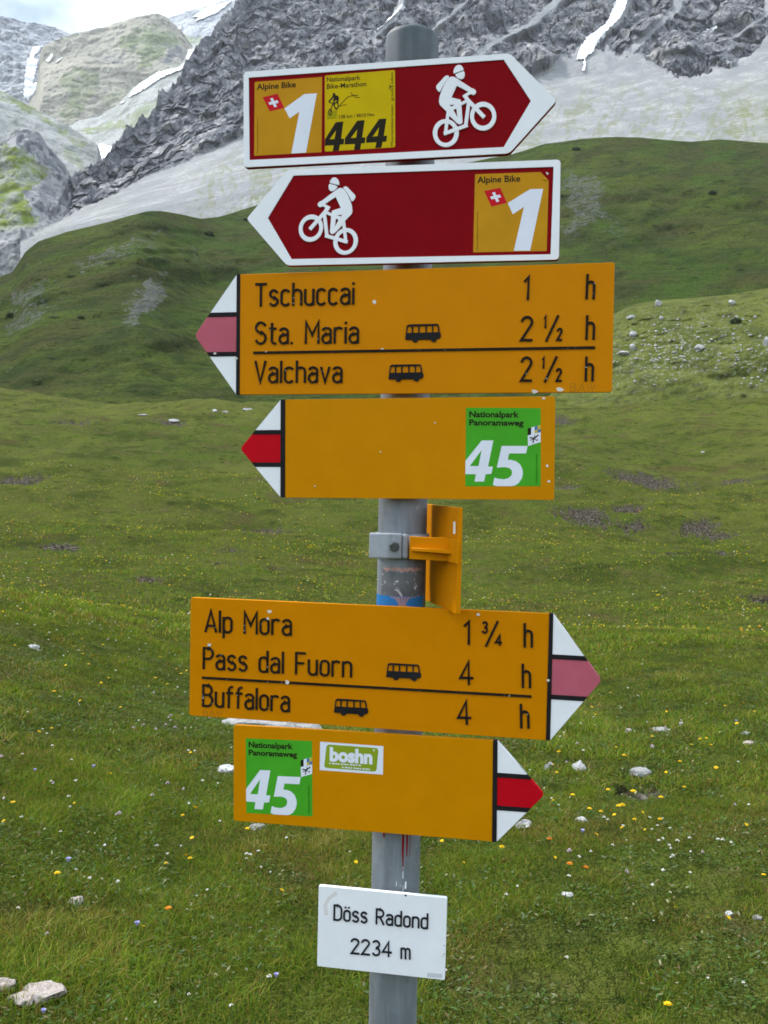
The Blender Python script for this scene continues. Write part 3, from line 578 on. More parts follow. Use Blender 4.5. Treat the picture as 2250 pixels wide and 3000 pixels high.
# ------------------------------------------------------------------ the sign seen edge-on, with its clamp
def box_mesh(x0, x1, y0, y1, z0, z1, bev=0.0008):
    bm = bmesh.new(); bmesh.ops.create_cube(bm, size=1)
    for v in bm.verts: v.co = ((x0 + x1) / 2 + v.co.x * (x1 - x0), (y0 + y1) / 2 + v.co.y * (y1 - y0), (z0 + z1) / 2 + v.co.z * (z1 - z0))
    if bev: bmesh.ops.bevel(bm, geom=bm.edges[:], offset=bev, segments=2, profile=.5, affect='EDGES')
    me = bpy.data.meshes.new('box'); bm.to_mesh(me); bm.free(); return me
edge = thing('hiking_sign', 'yellow sign turned edge-on, with grey clamp around the bare pole', 'sign', (PX, PY, 0), 'yellow hiking signs on the pole')
A0, A1 = Vector((.0872 - PX, 1.050 - PY, 0)), Vector((.0300 - PX, 1.279 - PY, 0))     # near and far ends of the plate
dv = (A1 - A0); L = dv.length; dv.normalize(); sd = Vector((dv.y, -dv.x, 0))             # sd: away from the pole
ztop, zbot = EYE - .0299, EYE - .1520
me = box_mesh(0, L, -.0028, .0028, zbot, ztop, .0006)
mw = Matrix(((dv.x, sd.x, 0, A0.x), (dv.y, sd.y, 0, A0.y), (0, 0, 1, 0), (0, 0, 0, 1)))
me.transform(mw); part('plate', me, 'yellow', edge)
zc = EYE - .0800
me = box_mesh(-.012, .055, -.0075, -.0045, zc - .0135, zc + .0135, .0004)      # mounting pad on the plate's near-pole face
me.transform(mw); part('mounting_pad', me, 'yellow', edge)
bm = bmesh.new()                                                                   # arm from the clamp to the plate
a_, b_ = Vector((.0085, -.0400, 0)), Vector((.0390, -.0470, 0))
pad = A0 + dv * .030 - sd * .006
pts = [a_, pad]
def prism(pts2, z0, z1):
    bm = bmesh.new(); lo = [bm.verts.new((p.x, p.y, z0)) for p in pts2]; hi = [bm.verts.new((p.x, p.y, z1)) for p in pts2]
    bm.faces.new(lo[::-1]); bm.faces.new(hi)
    for k in range(len(pts2)): j = (k + 1) % len(pts2); bm.faces.new((lo[k], lo[j], hi[j], hi[k]))
    bmesh.ops.recalc_face_normals(bm, faces=bm.faces); bmesh.ops.bevel(bm, geom=bm.edges[:], offset=.0004, segments=1, affect='EDGES')
    me = bpy.data.meshes.new('prism'); bm.to_mesh(me); bm.free(); return me
pf = A0 + dv * .062 - sd * .006; pn = A0 + dv * .004 - sd * .006
part('arm', prism([Vector((.008, -.038, 0)), Vector((.008, -.043, 0)), pad + Vector((.0, -.004, 0)), pad + Vector((0, .002, 0))], zc - .0135, zc + .0135), 'yellow', edge)
part('stiffener', prism([Vector((.010, -.0428, 0)), Vector((.010, -.048, 0)), pn, pf], zc - .0035, zc + .0005), 'yellow', edge)
cl = part('clamp', box_mesh(-.0400, -.0015, -.0415, -.0310, zc - .0135, zc + .0165, .0015), 'galv_light', edge)
me = box_mesh(-.0015, .0065, -.0395, -.0290, zc - .0140, zc + .0160, .003); part('clamp_jaw', me, 'galv_light', edge)
V, q = lathe([(.0303, zc - .0125), (.0330, zc - .0125), (.0330, zc + .0150), (.0303, zc + .0150), (.0303, zc - .0125)])
part('clamp_band', mesh_np('band', V, q), 'galv_light', edge)
bm = bmesh.new(); bmesh.ops.create_cone(bm, cap_ends=True, segments=6, radius1=.0062, radius2=.0058, depth=.006)
bmesh.ops.bevel(bm, geom=bm.edges[:], offset=.0005, segments=1, affect='EDGES')
me = bpy.data.meshes.new('bolt'); bm.to_mesh(me); bm.free()
me.transform(Matrix.Translation((-.0100, -.0440, zc + .0010)) @ Matrix.Rotation(R(90), 4, 'X') @ Matrix.Rotation(R(12), 4, 'Z')); part('bolt', me, 'bolt', edge)
part('chip_of_paint', box_mesh(.056, .0585, -.0855, -.0851, EYE - .060, EYE - .046, 0), 'chip', edge)
# ------------------------------------------------------------------ meadow: one ground sheet, polar about the viewer
_rs = np.array([0, 4, 8, 11, 13, 16, 22, 30, 45, 65, 90, 120, 150, 172, 205, 400, 1500, 3600.0])
def _e(x, y): return ray(x, y)[..., 2]
def _profile(x):
    """ground height at each distance, for a heading given as a picture column at the horizon"""
    y11 = lin(x, [(0, 1752), (560, 1850), (900, 1885), (2250, 1895)])
    y22 = lin(x, [(0, 1742), (700, 1830), (2250, 1875)])
    y30 = lin(x, [(0, 1655), (2250, 1770)]); y45 = lin(x, [(0, 1525), (2250, 1620)])
    y65 = lin(x, [(0, 1405), (2250, 1490)]); y90 = lin(x, [(0, 1285), (600, 1290), (2250, 1345)])
    y120 = lin(x, [(0, 1190), (300, 1215), (2250, 1235)])
    y150 = lin(x, [(-400, 1080), (0, 1098), (150, 1120), (300, 1168), (600, 1192), (900, 1200), (1500, 1180), (2250, 1150), (2700, 1130)])
    h = lambda r, y: EYE + r * _e(x, y)
    z11 = h(11, y11); z150 = h(150, y150)
    return [0, z11 * .35, z11 * .8, z11, z11 - .13, z11 - .62, h(22, y22 + 6), h(30, y30), h(45, y45), h(65, y65), h(90, y90), h(120, y120), z150, z150 - 2.5, z150 - 9, z150 - 14, -30, -60]
_xs = np.arange(-1400, 3660, 20.0)
_az = np.arctan2(ray(_xs, np.full(_xs.shape, 1406.0))[:, 0], ray(_xs, np.full(_xs.shape, 1406.0))[:, 1])
_rf = np.concatenate([[0], np.geomspace(1, 3600, 400)])
_tab = np.array([np.interp(_rf, _rs, _profile(np.array(x))) for x in _xs])
_k = np.exp(-np.linspace(-2, 2, 9)**2); _k /= _k.sum()
_tab = np.apply_along_axis(lambda v: np.convolve(np.pad(v, 4, 'edge'), _k, 'valid'), 1, _tab)
_tab = np.apply_along_axis(lambda v: np.convolve(np.pad(v, 4, 'edge'), _k, 'valid'), 0, _tab)
def px2az(x, y): d = ray(x, y); return np.arctan2(d[..., 0], d[..., 1])
SCARS = []       # bare earth: centre x, y, half length, half width, angle
def ground(x, y, fine=True):
    shp = np.shape(x); x = np.atleast_1d(np.asarray(x, float)); y = np.atleast_1d(np.asarray(y, float))
    r = np.hypot(x, y); az = np.clip(np.arctan2(x, y), _az[0], _az[-1] - 1e-6)
    i = np.clip(np.searchsorted(_az, az) - 1, 0, len(_az) - 2); u = (az - _az[i]) / (_az[i + 1] - _az[i])
    rc = np.clip(r, 0, 3590); j = np.clip(np.searchsorted(_rf, rc) - 1, 0, len(_rf) - 2); v = (rc - _rf[j]) / (_rf[j + 1] - _rf[j])
    z = (_tab[i, j] * (1 - v) + _tab[i, j + 1] * v) * (1 - u) + (_tab[i + 1, j] * (1 - v) + _tab[i + 1, j + 1] * v) * u
    far = sstep(9, 60, r)
    z = z + (0.030 + .02 * far) * fbm(x / 1.1, y / 1.1, 1.3, 3) * (1 - .2 * far) + far * sstep(260, 140, r) * (1.0 * fbm(x / 14, y / 14, 4.1, 3) + .22 * fbm(x / 2.6, y / 2.6, 8.1, 3)) + sstep(60, 120, r) * sstep(300, 170, r) * 2.3 * fbm(x / 38, y / 38, 14.1, 2)
    z = z + .10 * sstep(2.5, 6, r) * (1 - far) * fbm(x / 4.0, y / 4.0, 9.7, 2)
    for (cx, cy, a, b, th, dep) in SCARS:
        near = np.hypot(x - cx, y - cy) < 2.2 * max(a, b)
        if not near.any(): continue
        xx, yy = x[near], y[near]
        du = (xx - cx) * math.cos(th) + (yy - cy) * math.sin(th); dw = -(xx - cx) * math.sin(th) + (yy - cy) * math.cos(th)
        q = np.sqrt((du / a)**2 + (dw / b)**2); s = .35 * min(a, .9)
        z[near] = z[near] - dep * sstep(1.25, .75, q + .35 * fbm(xx / s, yy / s, 6., 3))
    return z if shp else float(z[0])
def soil(x, y):
    shp = np.shape(x); x = np.atleast_1d(x); y = np.atleast_1d(y); m = np.zeros(x.shape)
    for (cx, cy, a, b, th, dep) in SCARS:
        near = np.hypot(x - cx, y - cy) < 2.2 * max(a, b)
        if not near.any(): continue
        xx, yy = x[near], y[near]
        du = (xx - cx) * math.cos(th) + (yy - cy) * math.sin(th); dw = -(xx - cx) * math.sin(th) + (yy - cy) * math.cos(th)
        q = np.sqrt((du / a)**2 + (dw / b)**2); s = .35 * min(a, .9)
        m[near] = np.maximum(m[near], sstep(1.15, .75, q + .9 * fbm(xx / s, yy / s, 6., 4, .65)))
    return m if shp else float(m[0])
def on_ground(px, py, rmin=1.5, rmax=170):
    d = ray(np.array(float(px)), np.array(float(py))); r = np.concatenate([np.arange(rmin, 20, .02), np.geomspace(20, rmax, 900)])
    g = ground(d[0] * r, d[1] * r) - (EYE + d[2] * r)
    k = np.argmax(g > 0) if (g > 0).any() else len(r) - 1
    return np.array([d[0] * r[k], d[1] * r[k], ground(d[0] * r[k], d[1] * r[k])]), r[k]
_sc = []
for (px, py, wpx, hpx, tilt, dep) in [(1868, 2322, 78, 13, -.16, .035), (1894, 1408, 95, 14, .08, .12), (1842, 1487, 42, 9, -.1, .2), (1720, 1510, 70, 14, .0, .12), (1865, 1535, 30, 11, -.2, .22), (2045, 1540, 45, 12, -.3, .2),
        (2110, 1560, 50, 12, -.3, .15), (2005, 1596, 40, 10, .1, .18), (1975, 1628, 45, 8, -.1, .1), (2120, 1622, 28, 14, 0, .1), (2235, 1755, 40, 14, 0, .1), (790, 1560, 60, 9, .1, .1), (640, 1650, 50, 8, .15, .1), (430, 1695, 40, 9, -.1, .06),
        (800, 1665, 30, 8, .1, .12), (690, 1610, 50, 7, .1, .08), (60, 1405, 60, 8, 0, .25), (170, 1600, 70, 8, 0, .08), (215, 1233, 45, 7, 0, .4), (500, 1236, 50, 5, 0, .2), (1660, 1425, 40, 6, 0, .1), (1640, 1232, 45, 6, 0, .2), (2180, 1410, 60, 5, 0, .08)]:
    p, r_ = on_ground(px, py)
    s = r_ / F * math.hypot(1, (py - 1406) / F)
    slope = max(.12, abs((1406 - py) / F * -1) + .09)
    az_ = math.atan2(p[0], p[1])
    _sc.append((p[0], p[1], wpx * s, max(.8 * hpx * s / slope, .1), -az_ + tilt, dep))
SCARS.extend(_sc)

azf = np.linspace(R(-31), R(31), 860)
azc = np.concatenate([np.linspace(-math.pi, R(-31), 60)[:-1], azf, np.linspace(R(31), math.pi, 60)[1:]])
rr_ = np.concatenate([[.02, .6, 1.2], np.geomspace(1.8, 210, 560), np.geomspace(240, 3600, 14)])
AZ, RR = np.meshgrid(azc, rr_)
X, Y = np.sin(AZ) * RR, np.cos(AZ) * RR
Z = ground(X, Y)
inner = (np.abs(AZ) < R(34)) & (RR < 200)
so = np.where(inner, soil(X, Y), 0)
t = NT('meadow_ground', 0.9, 0, 0.15)
vec = t.tc
big = t.noise(.055, 5, .6); med = t.noise(.45, 5, .62); fin = t.noise(5.5, 4, .65); speck = t.noise(26, 3, .7)
c = t.mix(t.ramp(big, (.40, 0.), (.58, 1.)), (.095, .138, .018), (.142, .172, .028))
c = t.mix(t.ramp(med, (.38, 0.), (.64, .65)), c, (.100, .088, .030))
c = t.mix(t.ramp(fin, (.36, .85), (.52, 0.)), c, (.034, .052, .010))
c = t.mix(t.ramp(t.noise(1.6, 5, .7), (.36, .7), (.48, 0.)), c, (.045, .068, .014))
c = t.mix(t.ramp(speck, (.54, 0.), (.66, .6)), c, (.16, .175, .05))
c = t.mix(t.ramp(t.noise(.9, 6, .7), (.56, 0.), (.64, .6)), c, (.15, .125, .055))
c = t.mix(t.ramp(t.noise(.28, 6, .72), (.40, .75), (.49, 0.)), c, (.046, .066, .012))  # hummock light and dark put into the colour here, along with brown patches below
c = t.mix(t.ramp(t.noise(.13, 6, .7), (.53, 0.), (.60, .6)), c, (.135, .150, .032))
c = t.mix(t.ramp(t.noise(.2, 7, .75), (.56, 0.), (.63, .65)), c, (.095, .070, .032))
c = t.mix(t.ramp(t.voro(.62), (.10, .75), (.20, 0.)), c, (.030, .046, .010))
c = t.mix(t.ramp(t.voro(.21, t.mapping((1, 1, 1), (0, 0, 0), (3, 7, 0))), (.05, .8), (.11, 0.)), c, (.036, .050, .012))
s_ = t.attr('soil'); e_ = t.ramp(t.noise(9, 4, .65), (.40, (.024, .020, .014)), (.52, (.075, .060, .044)), (.62, (.24, .22, .19)))
c = t.mix(s_, c, e_); t.color(c)
t.bump(t.math('ADD', t.noise(1.4, 8, .75), t.noise(14, 3, .7)), 1.0, .28)
M['meadow'] = t.m
g = mesh_np('ground', np.stack([X, Y, Z], -1), grid_quads(*AZ.shape)[:, ::-1], None, M['meadow'], {'soil': so.ravel()})
tag(obj('ground', g), kind='structure')

# ------------------------------------------------------------------ hills and mountains: sheets seen side-on, each with real depth
class Layer:
    """columns of a slope: for a heading (picture column) the heights and distances from foot to crest, then relief pushed along the line of sight"""
    def __init__(s, rows, disp): s.rows, s.disp = rows, disp
    def base(s, x, v):
        ys = np.array([np.interp(x, *np.array(r['p']).T) for r in s.rows]); rs = np.array([np.interp(x, *np.array(r['r']).T) if isinstance(r['r'], list) else np.full(x.shape, float(r['r'])) for r in s.rows])
        k = np.clip(v.astype(int), 0, len(s.rows) - 2); u = v - k; i = np.arange(len(x))
        return ys[k, i] * (1 - u) + ys[k + 1, i] * u, rs[k, i] * (1 - u) + rs[k + 1, i] * u
    def at(s, x, v):
        y, r = s.base(x, v); d = ray(x, y); P = d * r[:, None]; P[:, 2] += EYE
        return P, y, r, d
    def build(s, name, x0, x1, nc, nv, mat, attrs=None, back=(.18, .35), extra=None):
        n = len(s.rows) - 1
        vv = np.concatenate([np.linspace(k, k + 1, m + 1)[(k > 0):] for k, m in enumerate(nv)])
        xs = np.linspace(x0, x1, nc); Xg, Vg = np.meshgrid(xs, vv); x, v = Xg.ravel(), Vg.ravel()
        P, y, r, d = s.at(x, v); P = s.disp(P, x, y, v, r, d)
        at = {k: f(P, x, y, v) for k, f in (attrs or {}).items()}
        P = P.reshape(len(vv), nc, 3); top = P[-1]; rows = [P]
        for k, (dr, dz) in enumerate(((.05, .04), back)):       # the far side falls away behind the crest
            q = top.copy(); q[:, :2] *= 1 + dr; q[:, 2] -= dz * (top[:, 2] + 40); rows.append(q[None])
        P2 = np.concatenate(rows); at = {k: np.concatenate([a_.reshape(len(vv), nc)] + [a_.reshape(len(vv), nc)[-1:]] * 2).ravel() for k, a_ in at.items()}
        me = mesh_np(name, P2, grid_quads(len(vv) + 2, nc), None, mat, at, smooth=name != 'mountain')
        s.o = tag(obj(name, me), kind='structure'); return s

# grassy hills
ridge = [(-700, 1060), (-300, 930), (-100, 850), (36, 796), (75, 735), (113, 705), (194, 678), (316, 651), (380, 632), (429, 620), (470, 618), (510, 624), (588, 640), (640, 634), (750, 601), (900, 563), (1100, 530), (1300, 492), (1500, 452), (1600, 420), (1700, 407), (1800, 400), (1875, 402), (1953, 411), (2024, 416), (2110, 409), (2250, 418), (2500, 440), (2900, 520)]
rise = lambda f: [(x, 1290 + (y - 1290) * f) for x, y in ridge]
rdist = lambda f: [(-700, 160 + f * 190), (400, 160 + f * 210), (700, 160 + f * 300), (1500, 160 + f * 360), (2900, 160 + f * 400)]
def hill_disp(P, x, y, v, r, d):
    e = sstep(0, .6, v) * (1 - .75 * sstep(4.2, 5.0, v))
    s, h = P[:, 0] * .95 + P[:, 1] * .1, P[:, 2]
    a, b = s * .84 + h * .54, -s * .54 + h * .84                   # gullies run up to the right on the left hill
    left = sstep(1000, 500, x)
    n = left * (7.5 * (ridged(a / 190 + .3, b / 52, .4, 4, .5) - .6) + 2.2 * fbm(a / 60, b / 16, 3.4, 4)) + (1 - left) * (7 * fbm(P[:, 0] / 60, P[:, 2] / 38, .9, 4))
    n = n + 2.0 * fbm(P[:, 0] / 11, P[:, 1] / 16, P[:, 2] / 7, 4)
    return P + d * (e * n)[:, None] * np.array([1, 1, .15])
def stones_mask(P, x, y, v):
    m = np.zeros(x.shape); acc = np.zeros(x.shape); jx = x + 34 * fbm(x / 70, y / 50, 3, 4, .6); jy = y + 26 * fbm(x / 60, y / 45, 9, 4, .6)
    for poly, k in [([(0, 900), (150, 880), (330, 800), (480, 700), (520, 680), (450, 760), (260, 850), (80, 960), (0, 1000)], .8), ([(210, 760), (300, 740), (480, 670), (500, 690), (330, 770), (230, 800)], .9),
            ([(340, 960), (390, 850), (440, 800), (520, 805), (480, 880), (400, 960), (350, 980)], 1.), ([(20, 870), (120, 800), (160, 810), (90, 900)], .9), ([(470, 790), (560, 700), (620, 730), (520, 800)], .6),
            ([(500, 960), (600, 880), (690, 830), (690, 850), (600, 920), (520, 980)], .6), ([(1640, 480), (1750, 500), (1800, 560), (1780, 640), (1650, 740), (1640, 640)], .8), ([(1780, 640), (1870, 650), (1850, 690), (1760, 690)], .7)]:
        for j in range(10): acc[:] += 0 if j else -acc; acc += k * in_poly(jx + (6 + 3.2 * j) * math.cos(j * 2.4), jy + (5 + 2.6 * j) * math.sin(j * 2.4), poly)
        m = np.maximum(m, acc / 10)
    return m
t = NT('grassy_hill', 0.92, 0, 0.12)
big = t.noise(.016, 5, .6); med = t.noise(.09, 6, .65); fin = t.noise(.9, 5, .7)
c = t.mix(t.ramp(big, (.42, 0.), (.58, 1.)), (.060, .116, .015), (.104, .142, .021))
c = t.mix(t.ramp(t.noise(1.0, 6, .62, t.stretch((60, 30, 14), (0, R(-33), 0))), (.46, 0.), (.60, .8)), c, (.078, .070, .026))
c = t.mix(t.ramp(t.noise(1.0, 5, .62, t.stretch((34, 20, 7), (0, R(-33), 0)), .4), (.50, 0.), (.62, .75)), c, (.026, .046, .011))
c = t.mix(t.ramp(med, (.48, 0.), (.60, .5)), c, (.086, .106, .020))
c = t.mix(t.ramp(t.noise(.055, 6, .7), (.54, 0.), (.64, .7)), c, (.040, .058, .018))
c = t.mix(t.ramp(fin, (.38, .8), (.5, 0.)), c, (.024, .038, .012))
c = t.mix(t.ramp(t.noise(1.6, 3, .7), (.56, 0.), (.66, .5)), c, (.13, .145, .06))
c = t.mix(t.ramp(t.voro(.16, t.stretch((1.6, 1, .8), (0, 0, 0))), (.10, .9), (.22, 0.)), c, (.018, .030, .009))
c = t.mix(t.ramp(t.noise(1.0, 5, .7, t.stretch((24, 24, 1.6), (0, R(-6), 0))), (.40, .5), (.50, 0.)), c, (.036, .060, .012))
c = t.mix(t.ramp(t.noise(.30, 6, .8), (.54, 0.), (.62, .55)), c, (.10, .105, .035))
sm_ = t.math('MULTIPLY', t.attr('stones'), 1.0)
sm_ = t.ramp(t.math('ADD', t.math('MULTIPLY', sm_, .30), t.noise(.42, 8, .85)), (.715, 0.), (.775, .8))
sm2 = t.ramp(t.noise(.62, 3, .8), (.66, 0.), (.70, .7))
c = t.mix(t.math('MAXIMUM', sm_, sm2), c, t.ramp(t.noise(1.4, 3, .7), (.36, (.085, .09, .08)), (.62, (.23, .24, .235))))
t.color(c); t.bump(t.math('ADD', t.noise(.35, 6, .7), t.noise(1.7, 4, .7)), 1.0, 2.2); M['hill'] = t.m
HILL = Layer([dict(p=rise(f), r=rdist(g_)) for f, g_ in ((-.12, -.06), (.12, .10), (.35, .29), (.60, .51), (.84, .76), (1.0, 1.0))], hill_disp)
HILL.build('grassy_hill', -1700, 3600, 1300, (14, 40, 44, 44, 30), M['hill'], {'stones': stones_mask}, back=(.25, .30))

# stony knoll on the right
ktop = [(1560, 1204), (1640, 1130), (1700, 1010), (1790, 925), (1850, 893), (1930, 880), (2040, 872), (2150, 862), (2250, 845), (2400, 825), (2600, 850), (2900, 1000), (3100, 1150)]
kb = lambda f: [(x, 1205 + (y - 1205) * f) for x, y in ktop]
def knoll_disp(P, x, y, v, r, d):
    n = 1.6 * fbm(P[:, 0] / 14, P[:, 1] / 16, P[:, 2] / 7, 4) + .5 * ridged(P[:, 0] / 3.5, P[:, 1] / 3.5, P[:, 2] / 2.2, 3)
    return P + d * (sstep(0, .7, v) * n)[:, None]
t = NT('stony_knoll', 0.92, 0, 0.12)
med = t.noise(.22, 6, .65); fin = t.noise(2.2, 5, .7)
c = t.mix(t.ramp(med, (.36, 0.), (.6, 1.)), (.080, .098, .022), (.135, .155, .036))
c = t.mix(t.ramp(t.noise(.35, 5, .7), (.52, 0.), (.66, .8)), c, (.060, .058, .026))
c = t.mix(t.ramp(fin, (.3, .7), (.5, 0.)), c, (.035, .045, .014))
c = t.mix(t.math('MULTIPLY', t.attr('stones'), t.ramp(t.noise(1.5, 4, .75), (.54, 0.), (.64, .9))), c, t.ramp(t.noise(3, 3, .7), (.3, (.17, .17, .155)), (.65, (.42, .42, .39))))
t.color(c); t.bump(t.math('ADD', t.noise(.9, 6, .7), t.noise(4, 4, .7)), .9, .45); M['knoll'] = t.m
def kst(P, x, y, v):
    return np.clip(.12 + .8 * np.exp(-((x - 1960 + .55 * (y - 1000) * 1.2) / 190)**2) * np.exp(-((y - 1020) / 95)**2) + .5 * np.exp(-((x - 2230) / 90)**2 - ((y - 1080) / 70)**2), 0, 1)
KNOLL = Layer([dict(p=[(1500, 1330), (3200, 1330)], r=112)] + [dict(p=kb(f), r=g_) for f, g_ in ( (0, 138), (.35, 147), (.7, 157), (.93, 167), (1, 176))], knoll_disp)
KNOLL.build('stony_knoll', 1560, 3100, 520, (14, 20, 40, 40, 14), M['knoll'], {'stones': kst}, back=(.2, .3))

# the big rock and scree mountain
yb = [(60, 700), (131, 667), (253, 601), (339, 565), (407, 527), (497, 493), (588, 457), (678, 407), (750, 375), (900, 335), (1100, 290), (1300, 262), (1500, 245), (1580, 215), (1650, 165), (1720, 125), (1800, 150), (1880, 155), (1920, 185), (1975, 225), (2040, 208), (2120, 198), (2170, 172), (2250, 95), (2400, 40), (2900, 20)]
yg = [(60, 700), (131, 667), (253, 601), (407, 527), (588, 450), (750, 380), (900, 335), (1100, 292), (1300, 264), (1500, 242), (1700, 222), (1900, 205), (2100, 188), (2300, 170), (2600, 140), (2900, 110)]
yt = [(60, 694), (131, 655), (163, 626), (180, 590), (199, 545), (226, 508), (253, 490), (307, 475), (334, 436), (375, 388), (410, 360), (452, 328), (466, 280), (497, 266), (533, 219), (560, 183), (588, 135), (619, 125), (642, 68), (678, 40), (686, 8), (705, 15), (725, -15), (760, -60), (850, -150), (1000, -230), (1250, -320), (1600, -300), (2000, -380), (2400, -420), (2900, -300)]
def rock_mask(P, x, y, v):
    b = np.interp(x, *np.array(yb).T) + 26 * sstep(1100, 1500, x) * fbm(x / 45, y / 60, 5, 4) + 5 * fbm(x / 14, y / 14, 2, 3)
    m = sstep(-5, 7, b - y)
    for pts, w in [([(1640, -10), (1560, 70), (1446, 125), (1380, 170)], 22), ([(1990, 20), (1880, 120), (1793, 190), (1700, 240)], 20), ([(1840, -20), (1795, 70), (1740, 110), (1705, 175)], 28), ([(1180, -10), (1150, 60), (1090, 110)], 14), ([(1380, -10), (1300, 60), (1230, 120)], 10), ([(2250, 40), (2150, 110), (2060, 130)], 12)]:
        px = np.interp(y, [p[1] for p in pts], [p[0] for p in pts]); inside = (y < pts[-1][1] + 8)
        m = m * (1 - inside * sstep(w, w * .5, np.abs(x + 7 * fbm(x / 25, y / 30, 7, 3) - px)))
    return m
def green_mask(P, x, y, v):
    dia = -x * .66 + y * .75; acr = x * .75 + y * .66
    wx, wy = x + 26 * fbm(x / 55, y / 55, 8., 3), y + 26 * fbm(x / 55, y / 55, 18., 3); dia = -wx * .66 + wy * .75; acr = wx * .75 + wy * .66
    g_ = .6 * fbm(dia / 95, acr / 42, 3.1, 4, .6) + .5 * fbm(dia / 30, acr / 16, 7.1, 4, .65)
    k = sstep(1380, 1600, x) * sstep(190, 330, y) * .62 + sstep(480, 620, x) * sstep(1100, 800, x) * sstep(-20, 120, y - np.interp(x, *np.array(yb).T)) * .7 + sstep(450, 200, x) * .25
    return np.clip(1.15 * k * sstep(-.05, .35, g_ + .05) + sstep(2050, 2300, x) * sstep(180, 330, y) * .5, 0, 1)
def facets(a, b, c, s):
    """blocky relief: the height of the nearest of scattered tilted planes"""
    q = np.stack([a / s, b / s, c / (s * 1.35)], -1) + .25 * np.stack([perlin(a / s / 1.3, b / s, c / s), perlin(a / s, b / s / 1.3, c / s + 9), perlin(a / s + 5, b / s, c / s / 1.3)], -1)
    i0 = np.floor(q).astype(int); best = np.full(len(q), 9.); out = np.zeros(len(q))
    for dx in (-1, 0, 1):
        for dy in (-1, 0, 1):
            for dz in (-1, 0, 1):
                i = i0 + (dx, dy, dz); h = PERM[PERM[PERM[i[:, 0] & 511] + (i[:, 1] & 511)] + (i[:, 2] & 511)]
                p = i + .5 + .42 * GRAD[h] * 1.2; e = q - p; d2 = (e * e).sum(1); k = d2 < best
                best[k] = d2[k]; g_ = GRAD[(h[k] * 7 + 3) & 511]; out[k] = .5 * GRAD[(h[k] * 13 + 5) & 511][:, 0] + .55 * (g_ * e[k]).sum(1)
    return out
def mtn_disp(P, x, y, v, r, d):
    rk = rock_mask(P, x, y, v)
    a, b, c_ = P[:, 0], P[:, 1], P[:, 2]
    n = 26 * (ridged(a / 130, c_ / 150, b / 300, 3, .5) - .7) + 9 * fbm(a / 70, b / 70, c_ / 70, 3, .5) + 13 * facets(a + .25 * c_, b * .3, c_ * .8 - .2 * a, 34.) + 7.5 * facets(a + 50 - .3 * c_, b * .3, c_, 13.) + 4.0 * facets(a + 90 - .2 * c_, b * .4, c_ * .8, 6.) + 6 * (ridged(a / 24 + .2 * c_ / 24, c_ / 110, b / 200, 3, .5) - .6)
    small = 1.6 * ridged(a / 11, b / 24, c_ / 16, 2, .5)
    scr = 3.2 * fbm(a / 45, c_ / 150, b / 200, 4) + .7 * fbm(a / 9, b / 9, c_ / 9, 3)
    edge = sstep(np.interp(x, *np.array(yt).T) - 2, np.interp(x, *np.array(yt).T) + 40, y)
    P = P + d * (rk * (n * (.35 + .65 * edge) - small) + (1 - rk) * scr)[:, None] * np.array([1, 1, .25])
    P[:, 2] += rk * (1 - edge) * 7 * (ridged(a / 16, b / 40, 3., 4, .65) - .5)
    return P
t = NT('rock_and_scree', 0.95, 0, 0.1)
rockn = t.noise(.028, 9, .72, dist=.6)
rk = t.ramp(rockn, (.36, (.085, .093, .108)), (.46, (.16, .168, .185)), (.55, (.235, .24, .25)), (.64, (.44, .425, .41)))
rk = t.mix(t.ramp(t.noise(.16, 6, .75, t.mapping((1, 1, .45), (0, R(24), 0))), (.55, 0.), (.64, .7)), rk, (.36, .345, .335))
rk = t.mix(t.ramp(t.noise(.09, 7, .8), (.36, .8), (.47, 0.)), rk, (.06, .066, .08))
rk = t.mix(t.ramp(t.noise(.45, 5, .8), (.57, 0.), (.65, .8)), rk, (.44, .42, .40))
sc = t.ramp(t.noise(.02, 6, .6, t.mapping((1.6, 1.0, .35))), (.38, (.235, .247, .255)), (.60, (.355, .362, .355)))
sc = t.mix(t.ramp(t.noise(.35, 5, .7), (.40, .8), (.5, 0.)), sc, (.21, .218, .22))
sc = t.mix(t.ramp(t.noise(1.0, 6, .65, t.stretch((60, 40, 9), (0, R(-30), 0))), (.49, 0.), (.58, .9)), sc, (.235, .24, .242))
sc = t.mix(t.math('MULTIPLY', t.attr('green'), t.ramp(t.noise(.13, 5, .7), (.38, .2), (.58, 1.))), sc, (.165, .185, .085))
vb = t.n('ShaderNodeTexVoronoi'); vb.inputs['Scale'].default_value = .085; t.l(t.tc, vb.inputs['Vector'])
rk = t.mix(.8, rk, t.ramp(vb.outputs['Color'], (0., .62), (1., 1.25)), 'MULTIPLY')
vb = t.n('ShaderNodeTexVoronoi'); vb.inputs['Scale'].default_value = .26; t.l(t.tc, vb.inputs['Vector'])
rk = t.mix(.8, rk, t.ramp(vb.outputs['Color'], (0., .6), (.8, 1.1), (1., 1.7)), 'MULTIPLY')
c = t.mix(t.attr('rock'), sc, rk); t.color(c)
t.bump(t.math('ADD', t.noise(.07, 8, .75), t.noise(.5, 4, .7)), .6, 3.0); M['mountain'] = t.m
def yrow(f):   # a row a fraction f of the way from the scree top to the crest
    xs = np.linspace(60, 2900, 240); b = np.interp(xs, *np.array(yg).T); tt = np.interp(xs, *np.array(yt).T)
    return [(x, y) for x, y in zip(xs, b + (np.minimum(tt, b - 3) - b) * f)]
def rrow(f):
    xs = np.linspace(60, 2900, 240); b = np.interp(xs, *np.array(yg).T); tt = np.minimum(np.interp(xs, *np.array(yt).T), b - 3)
    return [(x, 830 + .25 * max(0, min(x, 1500) - 131) * .9 + .8 * f * q) for x, q in zip(xs, b - tt)]
